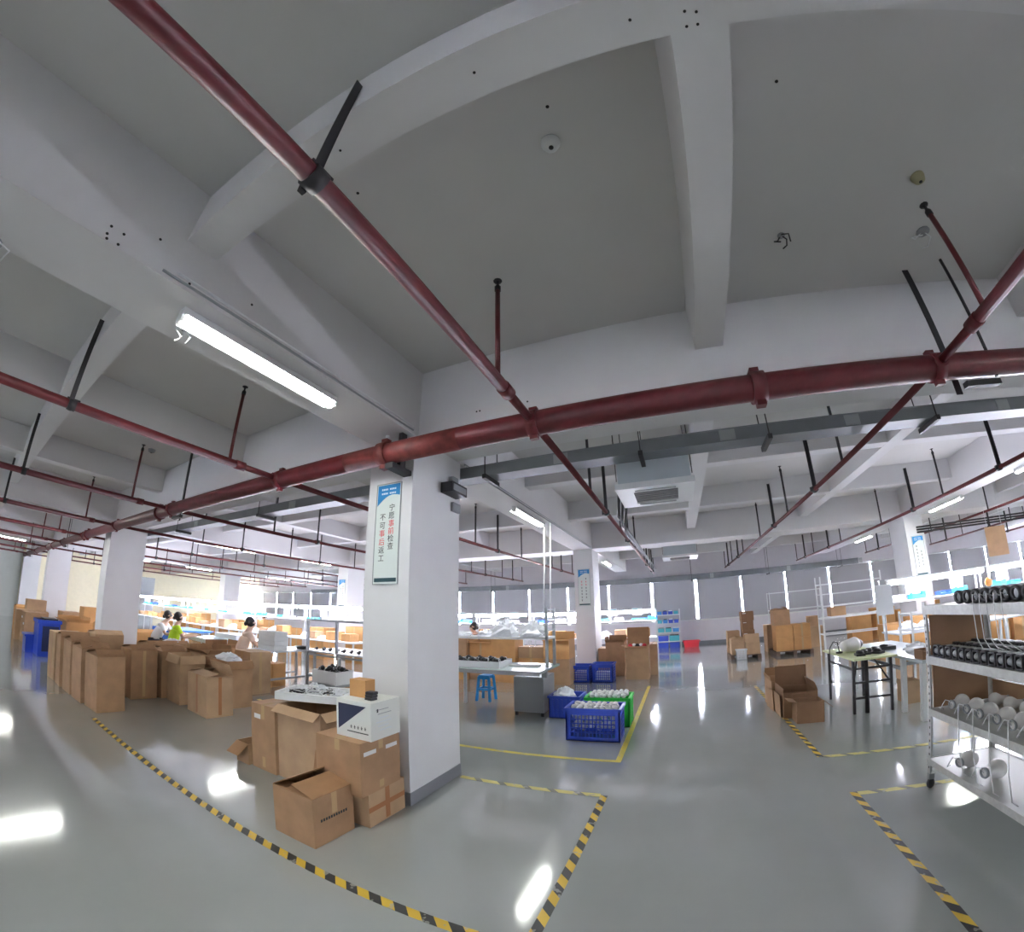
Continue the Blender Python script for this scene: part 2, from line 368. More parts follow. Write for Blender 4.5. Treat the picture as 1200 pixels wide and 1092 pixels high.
# ================================================================== small things on the ceiling
def detector(label, x, y, z, m, r=.05):
    t = thing('smoke_detector', label, 'detector', (x, y, z))
    MB().lathe([(0, 0), (r, 0), (r, -.012), (r*.9, -.02)], 18).build('base', m, t)
    MB().lathe([(r*.9, -.02), (r*.78, -.04), (r*.4, -.05), (0, -.05)], 18).build('dome', m, t)
    MB().lathe([(0, -.049), (r*.25, -.0495), (r*.25, -.054), (0, -.054)], 12).build('lens', BLACKP, t)
detector('white square-based detector on the slab above the red branch pipe', -.23, 1.14, ZS, WHITEP, .05)
detector('yellowed round smoke detector on the slab at upper right', 1.87, 1.74, ZS, mat('aged_plastic', (.45, .42, .26), .5), .045)
detector('distant smoke detector on the slab left of the lit batten', -6.8, 2.14, ZS, GREYP, .06)
def wires(name, label, x, y, z, m, n=3, s=.05):
    mb = MB()
    o = thing(name, label, 'cable', (x, y, z))
    MB().lathe([(0, 0), (s*.5, 0), (s*.5, -.012), (0, -.012)], 10).build('rose', GREYP, o)
    for k in range(n):
        a = k*2.1+.4; MB().tube([(0, 0, 0), (s*.7*math.cos(a), s*.7*math.sin(a), -.03), (s*1.2*math.cos(a+.6), s*1.2*math.sin(a+.6), -.05), (s*.8*math.cos(a+1.3), s*.8*math.sin(a+1.3), -.085)], .005, 5).build('wire', m, o)
wires('wire_stub', 'cut black wires sticking out of the slab right of the small beam', 1.03, 2.12, ZS, BLACKP)
wires('wire_stub', 'white wire ends hanging from the slab beside the upper right hanger', 2.1, 2.2, ZS, WHITEP, 2, .1)
wires('wire_stub', 'loose white wires dangling from the near end of the middle beam', -2.50, -.38, ZM, WHITEP, 4, .09)
wires('wire_stub', 'coil of white wire beside the large lit batten light', -2.36, .72, ZM, WHITEP, 4, .045)
# conduits along the beam to the column
for k, (dx, m) in enumerate(((0, STEELG), (.035, WHITEP))):
    o = MB().tube([(-2.034+.0, .40+.08*k, ZM+.03+dx), (-2.032, 2.66, ZM+.03+dx)], .008, 6).build('conduit', m)
    tag(o, ['grey thin conduit along the beam edge above the large batten light', 'white thin conduit just above the grey one along the beam edge'][k], 'conduit')
o = MB().tube([(-2.27, 2.55, 2.99), (-2.27, 2.60, 3.05), (-2.27, 2.60, 3.35)], .016, 8).build('conduit', WHITEP); tag(o, 'short white vertical conduit above the red pipe at the signed column', 'conduit')
# conduit bundle beyond the column, under the beam edge
for k in range(3):
    o = MB().tube([(-2.034+.012*k, 3.6, ZM+.02-.022*k), (-2.034+.012*k, 10.1, ZM+.02-.022*k)], .010, 6).build('conduit', [STEELG, WHITEP, GREYP][k])
    tag(o, ['grey', 'white', 'dark grey'][k]+' conduit along the beam edge behind the signed column, %s' % ['uppermost of three', 'middle of three', 'lowest of three'][k], 'conduit')
# emergency light and trunking end on the column
t = thing('emergency_light', 'black boxed fitting on the right face of the signed column under the pipe', 'light', (-2.04, 3.1, 2.62))
MB().box(0, .13, .06, .34, .10, .20).build('body', BLACKP, t); MB().box(.13, .134, .08, .32, .12, .18).build('lens', GREYP, t); MB().box(0, .05, .2, .3, .2, .3).build('bracket', GREYP, t)
t = thing('socket_box', 'small grey socket box below the black fitting on the column', 'socket', (-2.04, 3.42, 2.58))
MB().box(0, .03, -.07, .07, 0, .09).build('box', GREYP, t); MB().box(.03, .033, -.05, .05, .02, .07).build('face_plate', STEELG, t)
# ================================================================== air conditioners
def aircon(label, x, y, z, w=.78):
    t = thing('ceiling_air_conditioner', label, 'air conditioner', (x, y, z))
    MB().box(-w*.46, w*.46, -w*.46, w*.46, .05, .33).build('body', mat('ac_body', (.52, .58, .62), .5), t)
    p = MB()
    h = w/2; q = w*.29
    for (a, b, c, d) in ((-h, h, -h, -q), (-h, h, q, h), (-h, -q, -q, q), (q, h, -q, q)): p.box(a, b, c, d, 0, .06)
    p.build('panel', WHITEP, t)
    MB().box(-q, q, -q, q, .02, .045).build('grille', mat('ac_grille', (.42, .36, .38), .6), t)
    for k in range(7):
        yy = -q+.03+k*(2*q-.06)/6; MB().box(-q, q, yy-.006, yy+.006, .01, .03).build('slat', GREYP, t)
    for s in (-1, 1):
        MB().box(-q*.9, q*.9, s*(q+.05)-.02, s*(q+.05)+.02, -.004, .002).build('louvre', GREYP, t)
        for r in (-1, 1): MB().tube([(s*w*.48, r*w*.44, .1), (s*w*.48, r*w*.44, ZS-z)], .006, 6).build('rod', BLACKM, t)
aircon('near ceiling cassette air conditioner hanging below the cable tray', -.12, 4.28, 2.74)
aircon('far ceiling cassette air conditioner near the blinds', .15, 11.6, 2.86, .95)
# refrigerant lines from the near air conditioner
for k in range(3):
    o = MB().tube([(-.52+.03*k, 4.3+.1*k, 2.86), (-.60, 4.7+.3*k, 2.66-.04*k), (-.68-.03*k, 6.0+.5*k, 2.80), (-.70-.03*k, 9.0, 2.86), (-.66, 14.5, 2.88)], .016, 7).build('refrigerant_pipe', BLACKP)
    tag(o, 'black insulated pipe sagging from the near air conditioner, %s' % ['innermost', 'middle one', 'outermost'][k], 'pipe')
# ================================================================== signs
def text_mesh(s, size):
    cu = bpy.data.curves.new('t', 'FONT'); cu.body = s; cu.size = size; cu.align_x = 'CENTER'; cu.align_y = 'CENTER'; cu.extrude = .0006; cu.resolution_u = 3
    o = bpy.data.objects.new('t', cu); COL.objects.link(o)
    dg = bpy.context.evaluated_depsgraph_get(); me = bpy.data.meshes.new_from_object(o.evaluated_get(dg)); bpy.data.objects.remove(o); return me
INK = mat('ink_black', (.02, .03, .03), .6); INKR = mat('ink_red', (.75, .06, .08), .6); INKB = mat('ink_blue', (.02, .25, .60), .5); INKW = mat('ink_white', (.75, .82, .9), .6)
SIGNP = mat('sign_panel', (.74, .80, .78), .35)
def sign(label, x, y, z, w, h, left, right, real=True):
    """wall sign on a -Y face; left / right = list of (char, colour) columns"""
    t = thing('wall_sign', label, 'sign', (x, y, z))
    MB().box(-w/2, w/2, -.008, 0, 0, h).build('panel', SIGNP, t)
    fr = MB().box(-w/2-.006, -w/2, -.012, 0, -.006, h+.006).box(w/2, w/2+.006, -.012, 0, -.006, h+.006).box(-w/2, w/2, -.012, 0, -.006, 0).box(-w/2, w/2, -.012, 0, h, h+.006); fr.build('frame', STEELG, t)
    hb = h*.165
    pts = [(-w/2+.008, h-.008), (w/2-.008, h-.008), (w/2-.008, h-hb*.80)]
    for k in range(1, 9):
        u = k/8; pts.append((w/2-.008-u*(w-.016), h-hb*.80-hb*.55*(u**2)+hb*.18*math.sin(u*math.pi)))
    MB().prism([(a, b) for a, b in pts], 1, -.0095, -.008).build('blue_header', INKB, t)
    for r in range(2):
        for c in range(2):
            for k in range(4): MB().box(-w*.30+c*w*.34+k*w*.07, -w*.30+c*w*.34+k*w*.07+w*.05, -.0105, -.0095, h-hb*(.34+.26*r)-.008, h-hb*(.34+.26*r)+.008).build('header_mark', INKW, t)
    MB().box(-w/2+.012, w/2-.012, -.0095, -.008, .016, .016+h*.038).build('footer_bar', mat('ink_dark_teal', (.03, .08, .10), .5), t)
    for col, xx in ((left, -w*.20), (right, w*.17)):
        for (ch, ink, zz) in col:
            if real:
                o = link('character', text_mesh(ch, w*.25), t, (xx, -.0088, h*zz), (math.pi/2, 0, 0)); o.data.materials.clear(); o.data.materials.append(ink)
            else:
                s = w*.13
                MB().box(xx-s/2, xx+s/2, -.0095, -.008, h*zz+s*.25, h*zz+s*.42).box(xx-s*.1, xx+s*.1, -.0094, -.008, h*zz-s*.5, h*zz+s*.5).box(xx-s*.4, xx+s*.4, -.0095, -.008, h*zz-s*.35, h*zz-s*.18).build('character', ink, t)
cols_r = list(zip('宁愿事前检查', (INK, INK, INKR, INKR, INK, INK), (.745, .665, .585, .510, .435, .360)))
cols_l = list(zip('不可事后返工', (INK, INK, INKR, INKR, INK, INK), (.655, .570, .490, .405, .325, .245)))
sign('tall white sign with blue header and black and red characters on the nearest column', -2.29, 2.71, 1.83, .265, .88, cols_l, cols_r)
def blot(n, z0, dz, red=()): return [('x', INKR if k in red else INK, z0-k*dz) for k in range(n)]
sign('white sign with blue header on the column behind the blue crates', -2.28, 10.195, 1.70, .30, .92, blot(7, .66, .085, (0, 1)), blot(7, .74, .085, (1, 2)), False)
sign('white sign with blue header on the column at right beyond the benches', 5.98, 10.195, 1.72, .30, .92, blot(7, .74, .085), blot(5, .6, .085), False)
sign('white sign with blue header on the far column left of the signed one', -10.55, 10.195, 1.72, .30, .92, blot(7, .66, .085), blot(7, .74, .085, (1, 2)), False)

# ================================================================== cartons
CRNG = random.Random(5)
def carton(label, x0, x1, y0, y1, h, z0=0.0, m=None, flaps=None, tape=None, lab=0, rz=0.0, name='carton', group=None, bulge=0.0, seam='y'):
    """flaps None = closed top; else dict side -> (angle, length): 0 lies inward, 90 stands up, 200 hangs outside"""
    m = m or CRNG.choice([CARD, CARD2, CARD3])
    if z0 == 0 and rz == 0.0 and (x0 < -5.5 or y0 > 8): rz = CRNG.uniform(-.06, .06)
    w, d = (x1-x0), (y1-y0); t = thing(name, label, 'carton', ((x0+x1)/2, (y0+y1)/2, z0), rz, group)
    a, b, th = w/2, d/2, .006
    if flaps is None:
        body = MB()
        n = 5; lv = []
        for i in range(n):
            z = h*i/(n-1); q = 1+bulge*math.sin(math.pi*i/(n-1)); lv.append([(-a*q, -b*q, z), (a*q, -b*q, z), (a*q, b*q, z), (-a*q, b*q, z)])
        vs = sum(lv, []); fs = [(3, 2, 1, 0), tuple(4*(n-1)+k for k in range(4))]+[(4*i+k, 4*i+(k+1) % 4, 4*i+4+(k+1) % 4, 4*i+4+k) for i in range(n-1) for k in range(4)]
        body.add(vs, fs).build('body', m, t)
        if seam == 'y':
            for s in (-1, 1): MB().box(*((-a, -.002) if s < 0 else (.002, a)), -b, b, h, h+.005).build('flap', m, t)
        else:
            for s in (-1, 1): MB().box(-a, a, *((-b, -.002) if s < 0 else (.002, b)), h, h+.005).build('flap', m, t)
    else:
        body = MB().box(-a, a, -b, b, 0, th)
        body = MB()
        # walls as one ring: outer and inner skins with a rim
        lv = [[(-a, -b, 0), (a, -b, 0), (a, b, 0), (-a, b, 0)], [(-a, -b, h), (a, -b, h), (a, b, h), (-a, b, h)],
              [(-a+th, -b+th, h), (a-th, -b+th, h), (a-th, b-th, h), (-a+th, b-th, h)], [(-a+th, -b+th, th), (a-th, -b+th, th), (a-th, b-th, th), (-a+th, b-th, th)]]
        body.add(sum(lv, []), [(3, 2, 1, 0), (12, 13, 14, 15)]+[(4*i+k, 4*i+(k+1) % 4, 4*i+4+(k+1) % 4, 4*i+4+k) for i in range(3) for k in range(4)])
        body.build('body', m, t)
        for side, (ang, L) in flaps.items():
            r = math.radians(ang); c, s = math.cos(r), math.sin(r); nx, nz = -s*.005, c*.005
            W2 = b if side[1] == 'x' else a
            prof = [(0, 0), (L*c, L*s), (L*c+nx, L*s+nz), (nx, nz)]
            mb = MB(); inset = .004
            vs = []
            for e in (-W2+inset, W2-inset):
                for (u, v) in prof:
                    if side == '-x': vs.append((-a+u, e, h+v))
                    elif side == '+x': vs.append((a-u, e, h+v))
                    elif side == '-y': vs.append((e, -b+u, h+v))
                    else: vs.append((e, b-u, h+v))
            mb.add(vs, [(0, 1, 2, 3), (7, 6, 5, 4), (0, 4, 5, 1), (1, 5, 6, 2), (2, 6, 7, 3), (3, 7, 4, 0)]).build('flap', CARDI if m in (CARD, CARD3) else m, t)
    if tape:
        if flaps is None:
            if seam == 'y': MB().box(-.025, .025, -b-.001, b+.001, h+.005, h+.0065).build('tape', tape, t)
            else: MB().box(-a-.001, a+.001, -.025, .025, h+.005, h+.0065).build('tape', tape, t)
        MB().box(a, a+.0015, -.025, .025, h*.05, h).build('tape', tape, t)
        MB().box(-.025, .025, -b-.0015, -b, h*.05, h).build('tape', tape, t)
    for k in range(lab):
        MB().box(-a*.75+a*.95*(k % 2), -a*.2+a*.95*(k % 2), -b-.002, -b, h*(.78-.2*k), h*(.85-.2*k)).build('label', PAPER, t)
    return t
# ---- near stack by the signed column
nb = carton('open brown carton with half folded lid in the front of the near stack', -2.565, -2.15, 1.80, 2.175, .35, flaps={'+y': (100, .16), '+x': (12, .22), '-x': (25, .17), '-y': (4, .10)})
for k in range(11):
    MB().box(.2085, .2095, -.125+k*.023, -.125+k*.023+.015, .17, .19).build('print_mark', INK, nb)
MB().box(.2085, .2093, -.02, .03, .2, .35).build('tape', TAPEC, nb)
b2 = carton('small brown carton crossed by brown tape under a larger one at the column', -2.47, -2.06, 2.24, 2.66, .26, tape=TAPEB)
MB().box(.205, .2068, -.21, .21, .115, .155).build('tape', TAPEB, b2)
b3 = carton('brown carton with two white labels carrying the white box', -2.50, -2.05, 2.16, 2.60, .395, z0=.266, tape=TAPEC, bulge=.012)
for yy in (-.19, .05): MB().box(.231, .233, yy, yy+.13, .30, .33).build('label', PAPER, b3)
t = thing('printed_box', 'white printed box with dark blue triangle on top of the labelled carton', 'box', (-2.185, 2.405, .668))
MB().box(-.17, .17, -.165, .165, 0, .272).build('body', mat('box_print_white', (.80, .82, .78), .5), t)
MB().box(-.17, .17, -.165, .165, .272, .276).build('lid', mat('box_print_white', (.8, .8, .8)), t)
MB().prism([(-.15, .245), (.125, .245), (-.15, .05)], 1, -.1662, -.165).build('blue_triangle', mat('ink_navy', (.02, .025, .07), .5), t)
for k in range(5):
    s = .016; x = -.02+k*.034
    MB().box(x-s/2, x+s/2, -.1662, -.165, .085, .089).box(x-.002, x+.002, -.1663, -.165, .072, .098).box(x-s*.4, x+s*.4, -.1662, -.165, .076, .080).build('character', INK, t)
MB().box(-.06, .145, -.1662, -.165, .045, .052).build('text_line', INK, t)
for k in range(6):
    MB().box(.170, .1712, -.11+.02*(k % 3), .03+.03*(k % 2), .215-.03*k, .219-.03*k).build('text_line', INKW if k > 1 else GREYP, t)
MB().box(.170, .1712, -.1, -.085, .20, .225).build('mark', INK, t)
carton('small plain carton on top of the white printed box', -2.335, -2.175, 2.36, 2.47, .125, z0=.945, m=CARDO, seam='x')
for k in range(3):
    o = MB().box(-.035, .035, -.03, .03, 0, .018).box(-.03, .03, -.025, .025, .018, .021).build('black_pad', BLACKP, None, (-2.105+.004*k, 2.345, .9445+.0215*k), (0, 0, .1*k-.1))
    tag(o, ['lowest', 'middle', 'topmost'][k]+' of three stacked black pads beside the small carton', 'pad', 'stacked black pads')
b6 = carton('large open carton with crumpled rim under the foam tray', -3.40, -2.80, 2.47, 2.95, .70, flaps={'-y': (215, .10), '+x': (220, .10), '+y': (85, .08)})
carton('tall taped carton with white labels left of the large open carton', -3.81, -3.42, 2.45, 2.95, .645, tape=TAPEC, lab=2, bulge=.01)
b8 = carton('brown carton holding clear plastic bags behind the tall taped carton', -3.95, -3.46, 3.0, 3.45, .66, flaps={'-x': (210, .1)})
b9 = carton('little open carton with flap hanging out, left of the near stack', -4.06, -3.84, 2.42, 2.78, .21, m=CARD, flaps={'-y': (216, .15), '-x': (240, .1), '+y': (95, .1)})
def bag_pile(label, x, y, z, sx, sy, sz, seed, m=None, name='plastic_bag', group=None):
    rnd = random.Random(seed); mb = MB(); n, k = 14, 7; vs = []
    for i in range(k+1):
        ph = math.pi/2*i/k
        for j in range(n):
            t = 2*math.pi*j/n; q = 1+rnd.uniform(-.22, .22)
            vs.append((sx/2*math.cos(ph)*math.cos(t)*q, sy/2*math.cos(ph)*math.sin(t)*q, sz*(math.sin(ph)*(1+rnd.uniform(-.2, .2)))))
    fs = [(i*n+j, i*n+(j+1) % n, (i+1)*n+(j+1) % n, (i+1)*n+j) for i in range(k) for j in range(n)]+[tuple(range(n))[::-1], tuple(k*n+j for j in range(n))]
    o = mb.add(vs, fs).build(name, m or FILM, None, (x, y, z)); tag(o, label, 'bag', group); return o
FOAM = mat('white_foam', (.80, .82, .83), .7)
BAGW = mat('bag_white', (.80, .83, .87), .3)
bag_pile('crumpled clear bag filling the carton behind the tall taped one', -3.70, 3.22, .60, .42, .40, .16, 3, BAGW)
for k in range(5):
    o = MB().tube([(-.03, 0, .02), (.03, 0, .03)], .022, 8).tube([(.03, 0, .03), (.05, .01, .05), (.08, .03, .04)], .006, 6).build('work_lamp', [STEELG, WHITEP, BLACKP][k % 3], None, (-3.95+.03*math.cos(k*1.3), 2.6+.1*math.sin(k*1.7), .006+.035*k), (0, 0, k*1.2)); tag(o, 'metal lamp fitting heaped in the little open carton', 'lamp fitting', 'fittings in the little carton')
# foam tray on the large carton
t = thing('foam_tray', 'shallow white foam tray of loose wires resting on the open carton', 'tray', (-3.28, 2.86, .722), .42)
MB().box(-.34, .34, -.22, .22, 0, .02).build('base', FOAM, t)
for s in (-1, 1):
    MB().box(-.34, .34, s*.22-.02, s*.22+.02, .0, .07).build('side', FOAM, t); MB().box(s*.34-.02, s*.34+.02, -.20, .20, 0, .069).build('side', FOAM, t)
tray_t = t
for k in range(16):
    a = random.uniform(0, 6.3); p0 = Vector((random.uniform(-.21, .21), random.uniform(-.11, .11), .03)); pts = []
    for j in range(7):
        pts.append((p0.x+.07*math.cos(a+j*1.0), p0.y+.06*math.sin(a+j*1.1), .03+.045*abs(math.sin(j*.9+k))))
    pts = [Matrix.Rotation(.42, 3, 'Z') @ Vector(p) for p in pts]
    o = MB().tube(pts, .006, 5).build('loose_wire', [WHITEP, STEELG, WHITEP, BLACKP][k % 4], None, (-3.28, 2.86, .725)); tag(o, '%s wire coiled loosely in the foam tray' % ['white', 'grey', 'white', 'black'][k % 4], 'wire', 'wires in the foam tray')
for k, (dx, dy) in enumerate(((-.2, .08), (.0, .1), (.22, .02))):
    bag_pile('clear plastic bag lying in the foam tray, %s' % ['at the far end', 'in the middle', 'nearest the column'][k], -3.28+dx*.9-dy*.4, 2.86+dx*.4+dy*.9, .742, .2, .16, .075, 20+k, BAGW)
# ---- row of tall cartons on the left
OPEN = {'-y': (252, .13), '+x': (248, .13), '+y': (250, .10), '-x': (255, .10)}
TUCK = {'-y': (14, .16), '+y': (10, .16), '+x': (30, .16), '-x': (18, .16)}
UP = {'+y': (98, .14), '-x': (95, .12), '-y': (150, .12), '+x': (130, .1)}
CL = 'tall cartons in the left row'
carton('nearest tall carton of the left row, standing just behind the striped tape', -7.24, -6.66, 1.72, 2.12, .75, flaps=TUCK, tape=None, group=CL)
carton('second tall carton of the left row, squeezed behind the nearest one', -7.86, -7.33, 1.66, 2.10, .78, flaps=TUCK, group=CL)
carton('third tall carton of the left row from the near end', -8.50, -7.96, 1.64, 2.12, .81, flaps=TUCK, group=CL)
carton('fourth tall carton of the left row from the near end', -9.12, -8.62, 1.62, 2.12, .82, flaps=TUCK, group=CL)
carton('fifth tall carton of the left row, next to the blue bin', -9.78, -9.24, 1.61, 2.15, .83, tape=TAPEB, group=CL)
carton('tall carton with rounded lid in the second rank of the left row', -9.9, -9.25, 2.35, 2.9, .83, flaps=TUCK, group=CL)
carton('tall carton facing the gap between the two left carton groups', -7.97, -7.37, 2.46, 2.89, .76, tape=TAPEC, flaps=TUCK, group=CL)
carton('tall carton in shade beside the one facing the gap', -7.92, -7.30, 2.95, 3.36, .75, flaps=TUCK, group=CL)
carton('tall carton wrapped in film at the head of the middle group', -7.24, -6.70, 3.00, 3.42, .75, flaps=OPEN, group=CL)
carton('low open carton with brown tape at the end of the middle group', -6.42, -5.75, 2.98, 3.39, .57, flaps={'-y': (12, .19), '+x': (165, .05), '+y': (70, .17), '-x': (20, .14)}, tape=TAPEB, group=CL)
bx = carton('carton stuffed with a white plastic bag behind the low open carton', -6.95, -6.10, 3.50, 3.95, .73, flaps=OPEN, group=CL)
bag_pile('white plastic bag bulging out of the carton in the middle group', -6.50, 3.72, .66, .62, .36, .15, 5, BAGW)
bag_pile('grey plastic bag lying over the back cartons of the left row', -8.85, 3.77, .73, .6, .4, .10, 6, mat('bag_grey', (.55, .56, .58), .4))
carton('tall carton at the back of the middle group, nearest the second column', -8.75, -8.1, 3.0, 3.45, .76, flaps=TUCK, group=CL)
carton('tall carton behind the middle group, under the white clad worker', -9.2, -8.5, 3.55, 4.0, .73, flaps=TUCK, group=CL)
carton('tall carton behind the middle group, under the lime shirted worker', -8.4, -7.75, 3.6, 4.1, .78, flaps=OPEN, group=CL)
carton('tall carton behind the middle group, next to the peach shirted worker', -7.65, -7.02, 3.6, 4.05, .74, flaps=UP, group=CL)
carton('wide low carton lid on the floor behind the left cartons', -9.5, -8.8, 4.1, 4.5, .66, group=CL)
# cartons by the peach worker
carton('tall plain carton with a label in front of the peach shirted worker', -7.46, -6.88, 4.40, 4.84, .76, lab=1, tape=TAPEC)
carton('orange carton beside the tall plain carton, nearer half of a pair', -7.66, -7.31, 4.88, 5.19, .46, m=CARDO)
carton('orange carton beside the tall plain carton, farther half of a pair', -7.68, -7.33, 5.205, 5.52, .46, m=CARDO)
carton('brown carton on the floor left of the peach shirted worker', -8.55, -8.0, 4.2, 4.65, .42)
carton('big brown carton under the white stacked trays left of the peach worker', -9.35, -8.75, 4.75, 5.3, .66, flaps=UP)
carton('open orange carton on the floor far behind the blue bin', -13.9, -13.0, 2.5, 3.1, .80, m=CARDO, flaps=UP)
carton('orange carton piled up near the third column', -15.0, -14.2, 3.2, 3.8, .75, m=CARDO)
carton('orange carton topping the pile near the third column', -14.9, -14.3, 3.25, 3.75, .40, z0=.757, m=CARDO)
carton('tall far carton standing on the striped tape at the left end', -16.5, -15.95, 1.60, 2.15, .86)
carton('tall far carton with pale label behind the blue bin', -15.85, -15.2, 1.75, 2.4, .84, lab=2)
carton('far carton stacked low near the grey wall', -17.6, -16.8, 1.9, 2.7, .8)
carton('far carton on the stack near the grey wall', -17.5, -16.9, 2.0, 2.6, .35, z0=.807)
for i, (x, y, h) in enumerate(((-16.6, 3.3, .9), (-15.7, 4.3, .8), (-17.2, 4.4, 1.0), (-19.6, 2.2, .8), (-20.5, 2.4, .7), (-12.2, 3.4, .85), (-11.3, 3.3, .8), (-12.3, 4.3, .7))):
    carton('distant brown carton standing near the left columns, %s' % ['behind the labelled one', 'right of the third column', 'left of the third column', 'at the far wall', 'closest to the far wall', 'between second and third column', 'right behind the second column', 'in a second rank by the blue table'][i], x-.35, x+.35, y-.3, y+.3, h, m=[CARD, CARDO][i % 2], flaps=TUCK if i % 2 else None)
# blue bin
t = thing('plastic_bin', 'tall blue plastic bin with dark front panel at the end of the carton row', 'bin', (-12.75, 2.02, 0))
MB().box(-.40, .40, -.25, .25, 0, .84).build('body', BLUE, t); MB().box(-.43, .43, -.28, .28, .76, .84).build('rim', BLUE, t)
MB().box(.40, .405, -.16, .22, .12, .70).build('front_panel', mat('navy_panel', (.012, .02, .09), .4), t); MB().box(-.3, .3, -.12, .2, .84, .87).build('black_tray', BLACKP, t)
t = thing('plastic_bin', 'low blue plastic bin half hidden beside the tall blue bin', 'bin', (-13.4, 1.78, 0)); MB().box(-.3, .3, -.2, .2, 0, .42).build('body', BLUE, t); MB().box(-.33, .33, -.23, .23, .38, .43).build('rim', BLUE, t)

# ================================================================== crates
def crate(label, x, y, w, d, h, m, rz=0, holes=True, base_z=0.0):
    t = thing('plastic_crate', label, 'crate', (x, y, base_z), rz, 'plastic crates')
    a, b, th = w/2, d/2, .018
    MB().box(-a, a, -b, b, 0, .015).build('base', m, t)
    for side in range(4):
        L = w if side % 2 == 0 else d; off = b if side % 2 == 0 else a
        mb = MB(); R = Matrix.Rotation(side*math.pi/2, 4, 'Z')
        if holes:
            mb.box(-L/2, L/2, off-th, off, 0, h*.13, R).box(-L/2, L/2, off-th, off, h*.80, h, R)
            mb.box(-L/2, -L/2+.06, off-th, off, h*.13, h*.80, R).box(L/2-.06, L/2, off-th, off, h*.13, h*.80, R)
            nx, nz = int(L/.055), 5
            for i in range(1, nx): 
                xx = -L/2+.06+(L-.12)*i/nx; mb.box(xx-.006, xx+.006, off-th*.8, off-th*.2, h*.13, h*.80, R)
            for j in range(1, nz):
                zz = h*(.13+.67*j/nz); mb.box(-L/2+.06, L/2-.06, off-th*.8, off-th*.2, zz-.006, zz+.006, R)
        else:
            mb.box(-L/2, L/2, off-th, off, 0, h, R)
            for i in range(1, 7):
                xx = -L/2+L*i/7; mb.box(xx-.012, xx+.012, off, off+.01, h*.06, h*.86, R)
        mb.build('lattice_panel' if holes else 'wall_panel', m, t)
    rim = MB(); e = .018
    rim.box(-a-e, a+e, -b-e, -b+.004, h-.03, h+.004).box(-a-e, a+e, b-.004, b+e, h-.03, h+.004).box(-a-e, -a+.004, -b+.004, b-.004, h-.03, h+.004).box(a-.004, a+e, -b+.004, b-.004, h-.03, h+.004)
    rim.build('rim', m, t)
    return t
def lamp_proto(label, group, big=1.0):
    t = thing('work_lamp', label, 'lamp', (0, 0, 0), 0, group)
    return t
def dome_parts(t, s, m, tilt=0.0, cord=True, neckm=None):
    """lamp head lying on its side: axis along local -x, dome radius s"""
    A = M4((0, 0, s), 0, math.pi/2, 0)
    prof = [(0, s*1.0)]+[(s*math.sin(a), s*math.cos(a)) for a in [k*math.pi/14 for k in range(1, 9)]]+[(s*.80, -s*.55), (s*.56, -s*.95), (s*.50, -s*1.7), (s*.42, -s*1.75), (0, -s*1.75)]
    MB().lathe(prof, 20, A).build('dome', m, t)
    MB().lathe([(s*.54, -s*1.65), (s*.60, -s*1.85), (s*.52, -s*2.0), (s*.42, -s*2.0), (s*.42, -s*1.7)], 16, A).build('socket_ring', neckm or STEELG, t)
    if cord:
        MB().tube([(-s*1.95, 0, s), (-s*2.2, .01, s*1.5), (-s*2.45, .03, s*1.6), (-s*2.6, .05, s*1.0), (-s*2.4, .08, s*.3), (-s*1.9, .10, s*.12), (-s*1.3, .11, s*.1)], .0035, 6).build('cord', WHITEP, t)
def fill_crate(x, y, w, d, h, lab, z, n, m, grp, s=.05):
    first = None; k = 0
    for i in range(n[0]):
        for j in range(n[1]):
            px = x-w/2+.03+(w-.06)*(i+.5)/n[0]; py = y-d/2+.03+(d-.06)*(j+.5)/n[1]
            loc = (px, py, z-s+random.uniform(-.008, .012)); rz = random.uniform(-.5, .5)+(k % 2)*math.pi
            if first is None:
                t = thing('work_lamp', lab, 'lamp', loc, rz, grp)
                A = M4((0, 0, s), random.uniform(-.4, .4), random.uniform(-.2, .2), 0)
                MB().lathe([(0, s), (s*.4, s*.92), (s*.72, s*.7), (s*.95, s*.3), (s, 0), (s*.97, -s*.25), (s*.7, -s*.7), (s*.4, -s*1.0), (0, -s)], 14, A).build('cover', m, t)
                MB().lathe([(s*.98, -.004), (s*1.07, 0), (s*.98, .006)], 14, A).build('rim_ring', STEELG, t)
                first = t
            else:
                q = dup(first, loc, rz); q.rotation_euler = (random.uniform(-.7, .7), random.uniform(-.5, .5), rz)
            k += 1
LW = mat('lamp_white_gloss', (.74, .74, .76), .2)
crate('near blue lattice crate full of white lamp heads', -1.05, 5.13, .66, .40, .40, BLUE)
fill_crate(-1.05, 5.13, .62, .36, .4, 'white round lamp head packed in the near blue crate', .395, (8, 5), LW, 'lamp heads in the near blue crate', .036)
fill_crate(-1.05, 5.13, .60, .36, .4, 'lamp head seen through the lattice of the near blue crate', .29, (6, 3), LW, 'lower lamp heads in the near blue crate', .046)
fill_crate(-1.05, 5.13, .60, .36, .4, 'lamp head low in the near blue crate behind its lattice', .17, (6, 3), LW, 'lowest lamp heads in the near blue crate', .046)
crate('bright green crate heaped with lamp heads behind the near blue crate', -.99, 5.82, .60, .42, .39, GREEN, holes=False)
fill_crate(-.99, 5.82, .56, .38, .4, 'white round lamp head heaped in the green crate', .41, (8, 5), LW, 'lamp heads in the green crate', .036)
crate('solid blue crate holding a white bag left of the near blue crate', -1.68, 6.12, .46, .40, .33, BLUE, holes=False)
bag_pile('white plastic bag filling the solid blue crate', -1.72, 6.12, .24, .38, .33, .18, 8, BAGW)
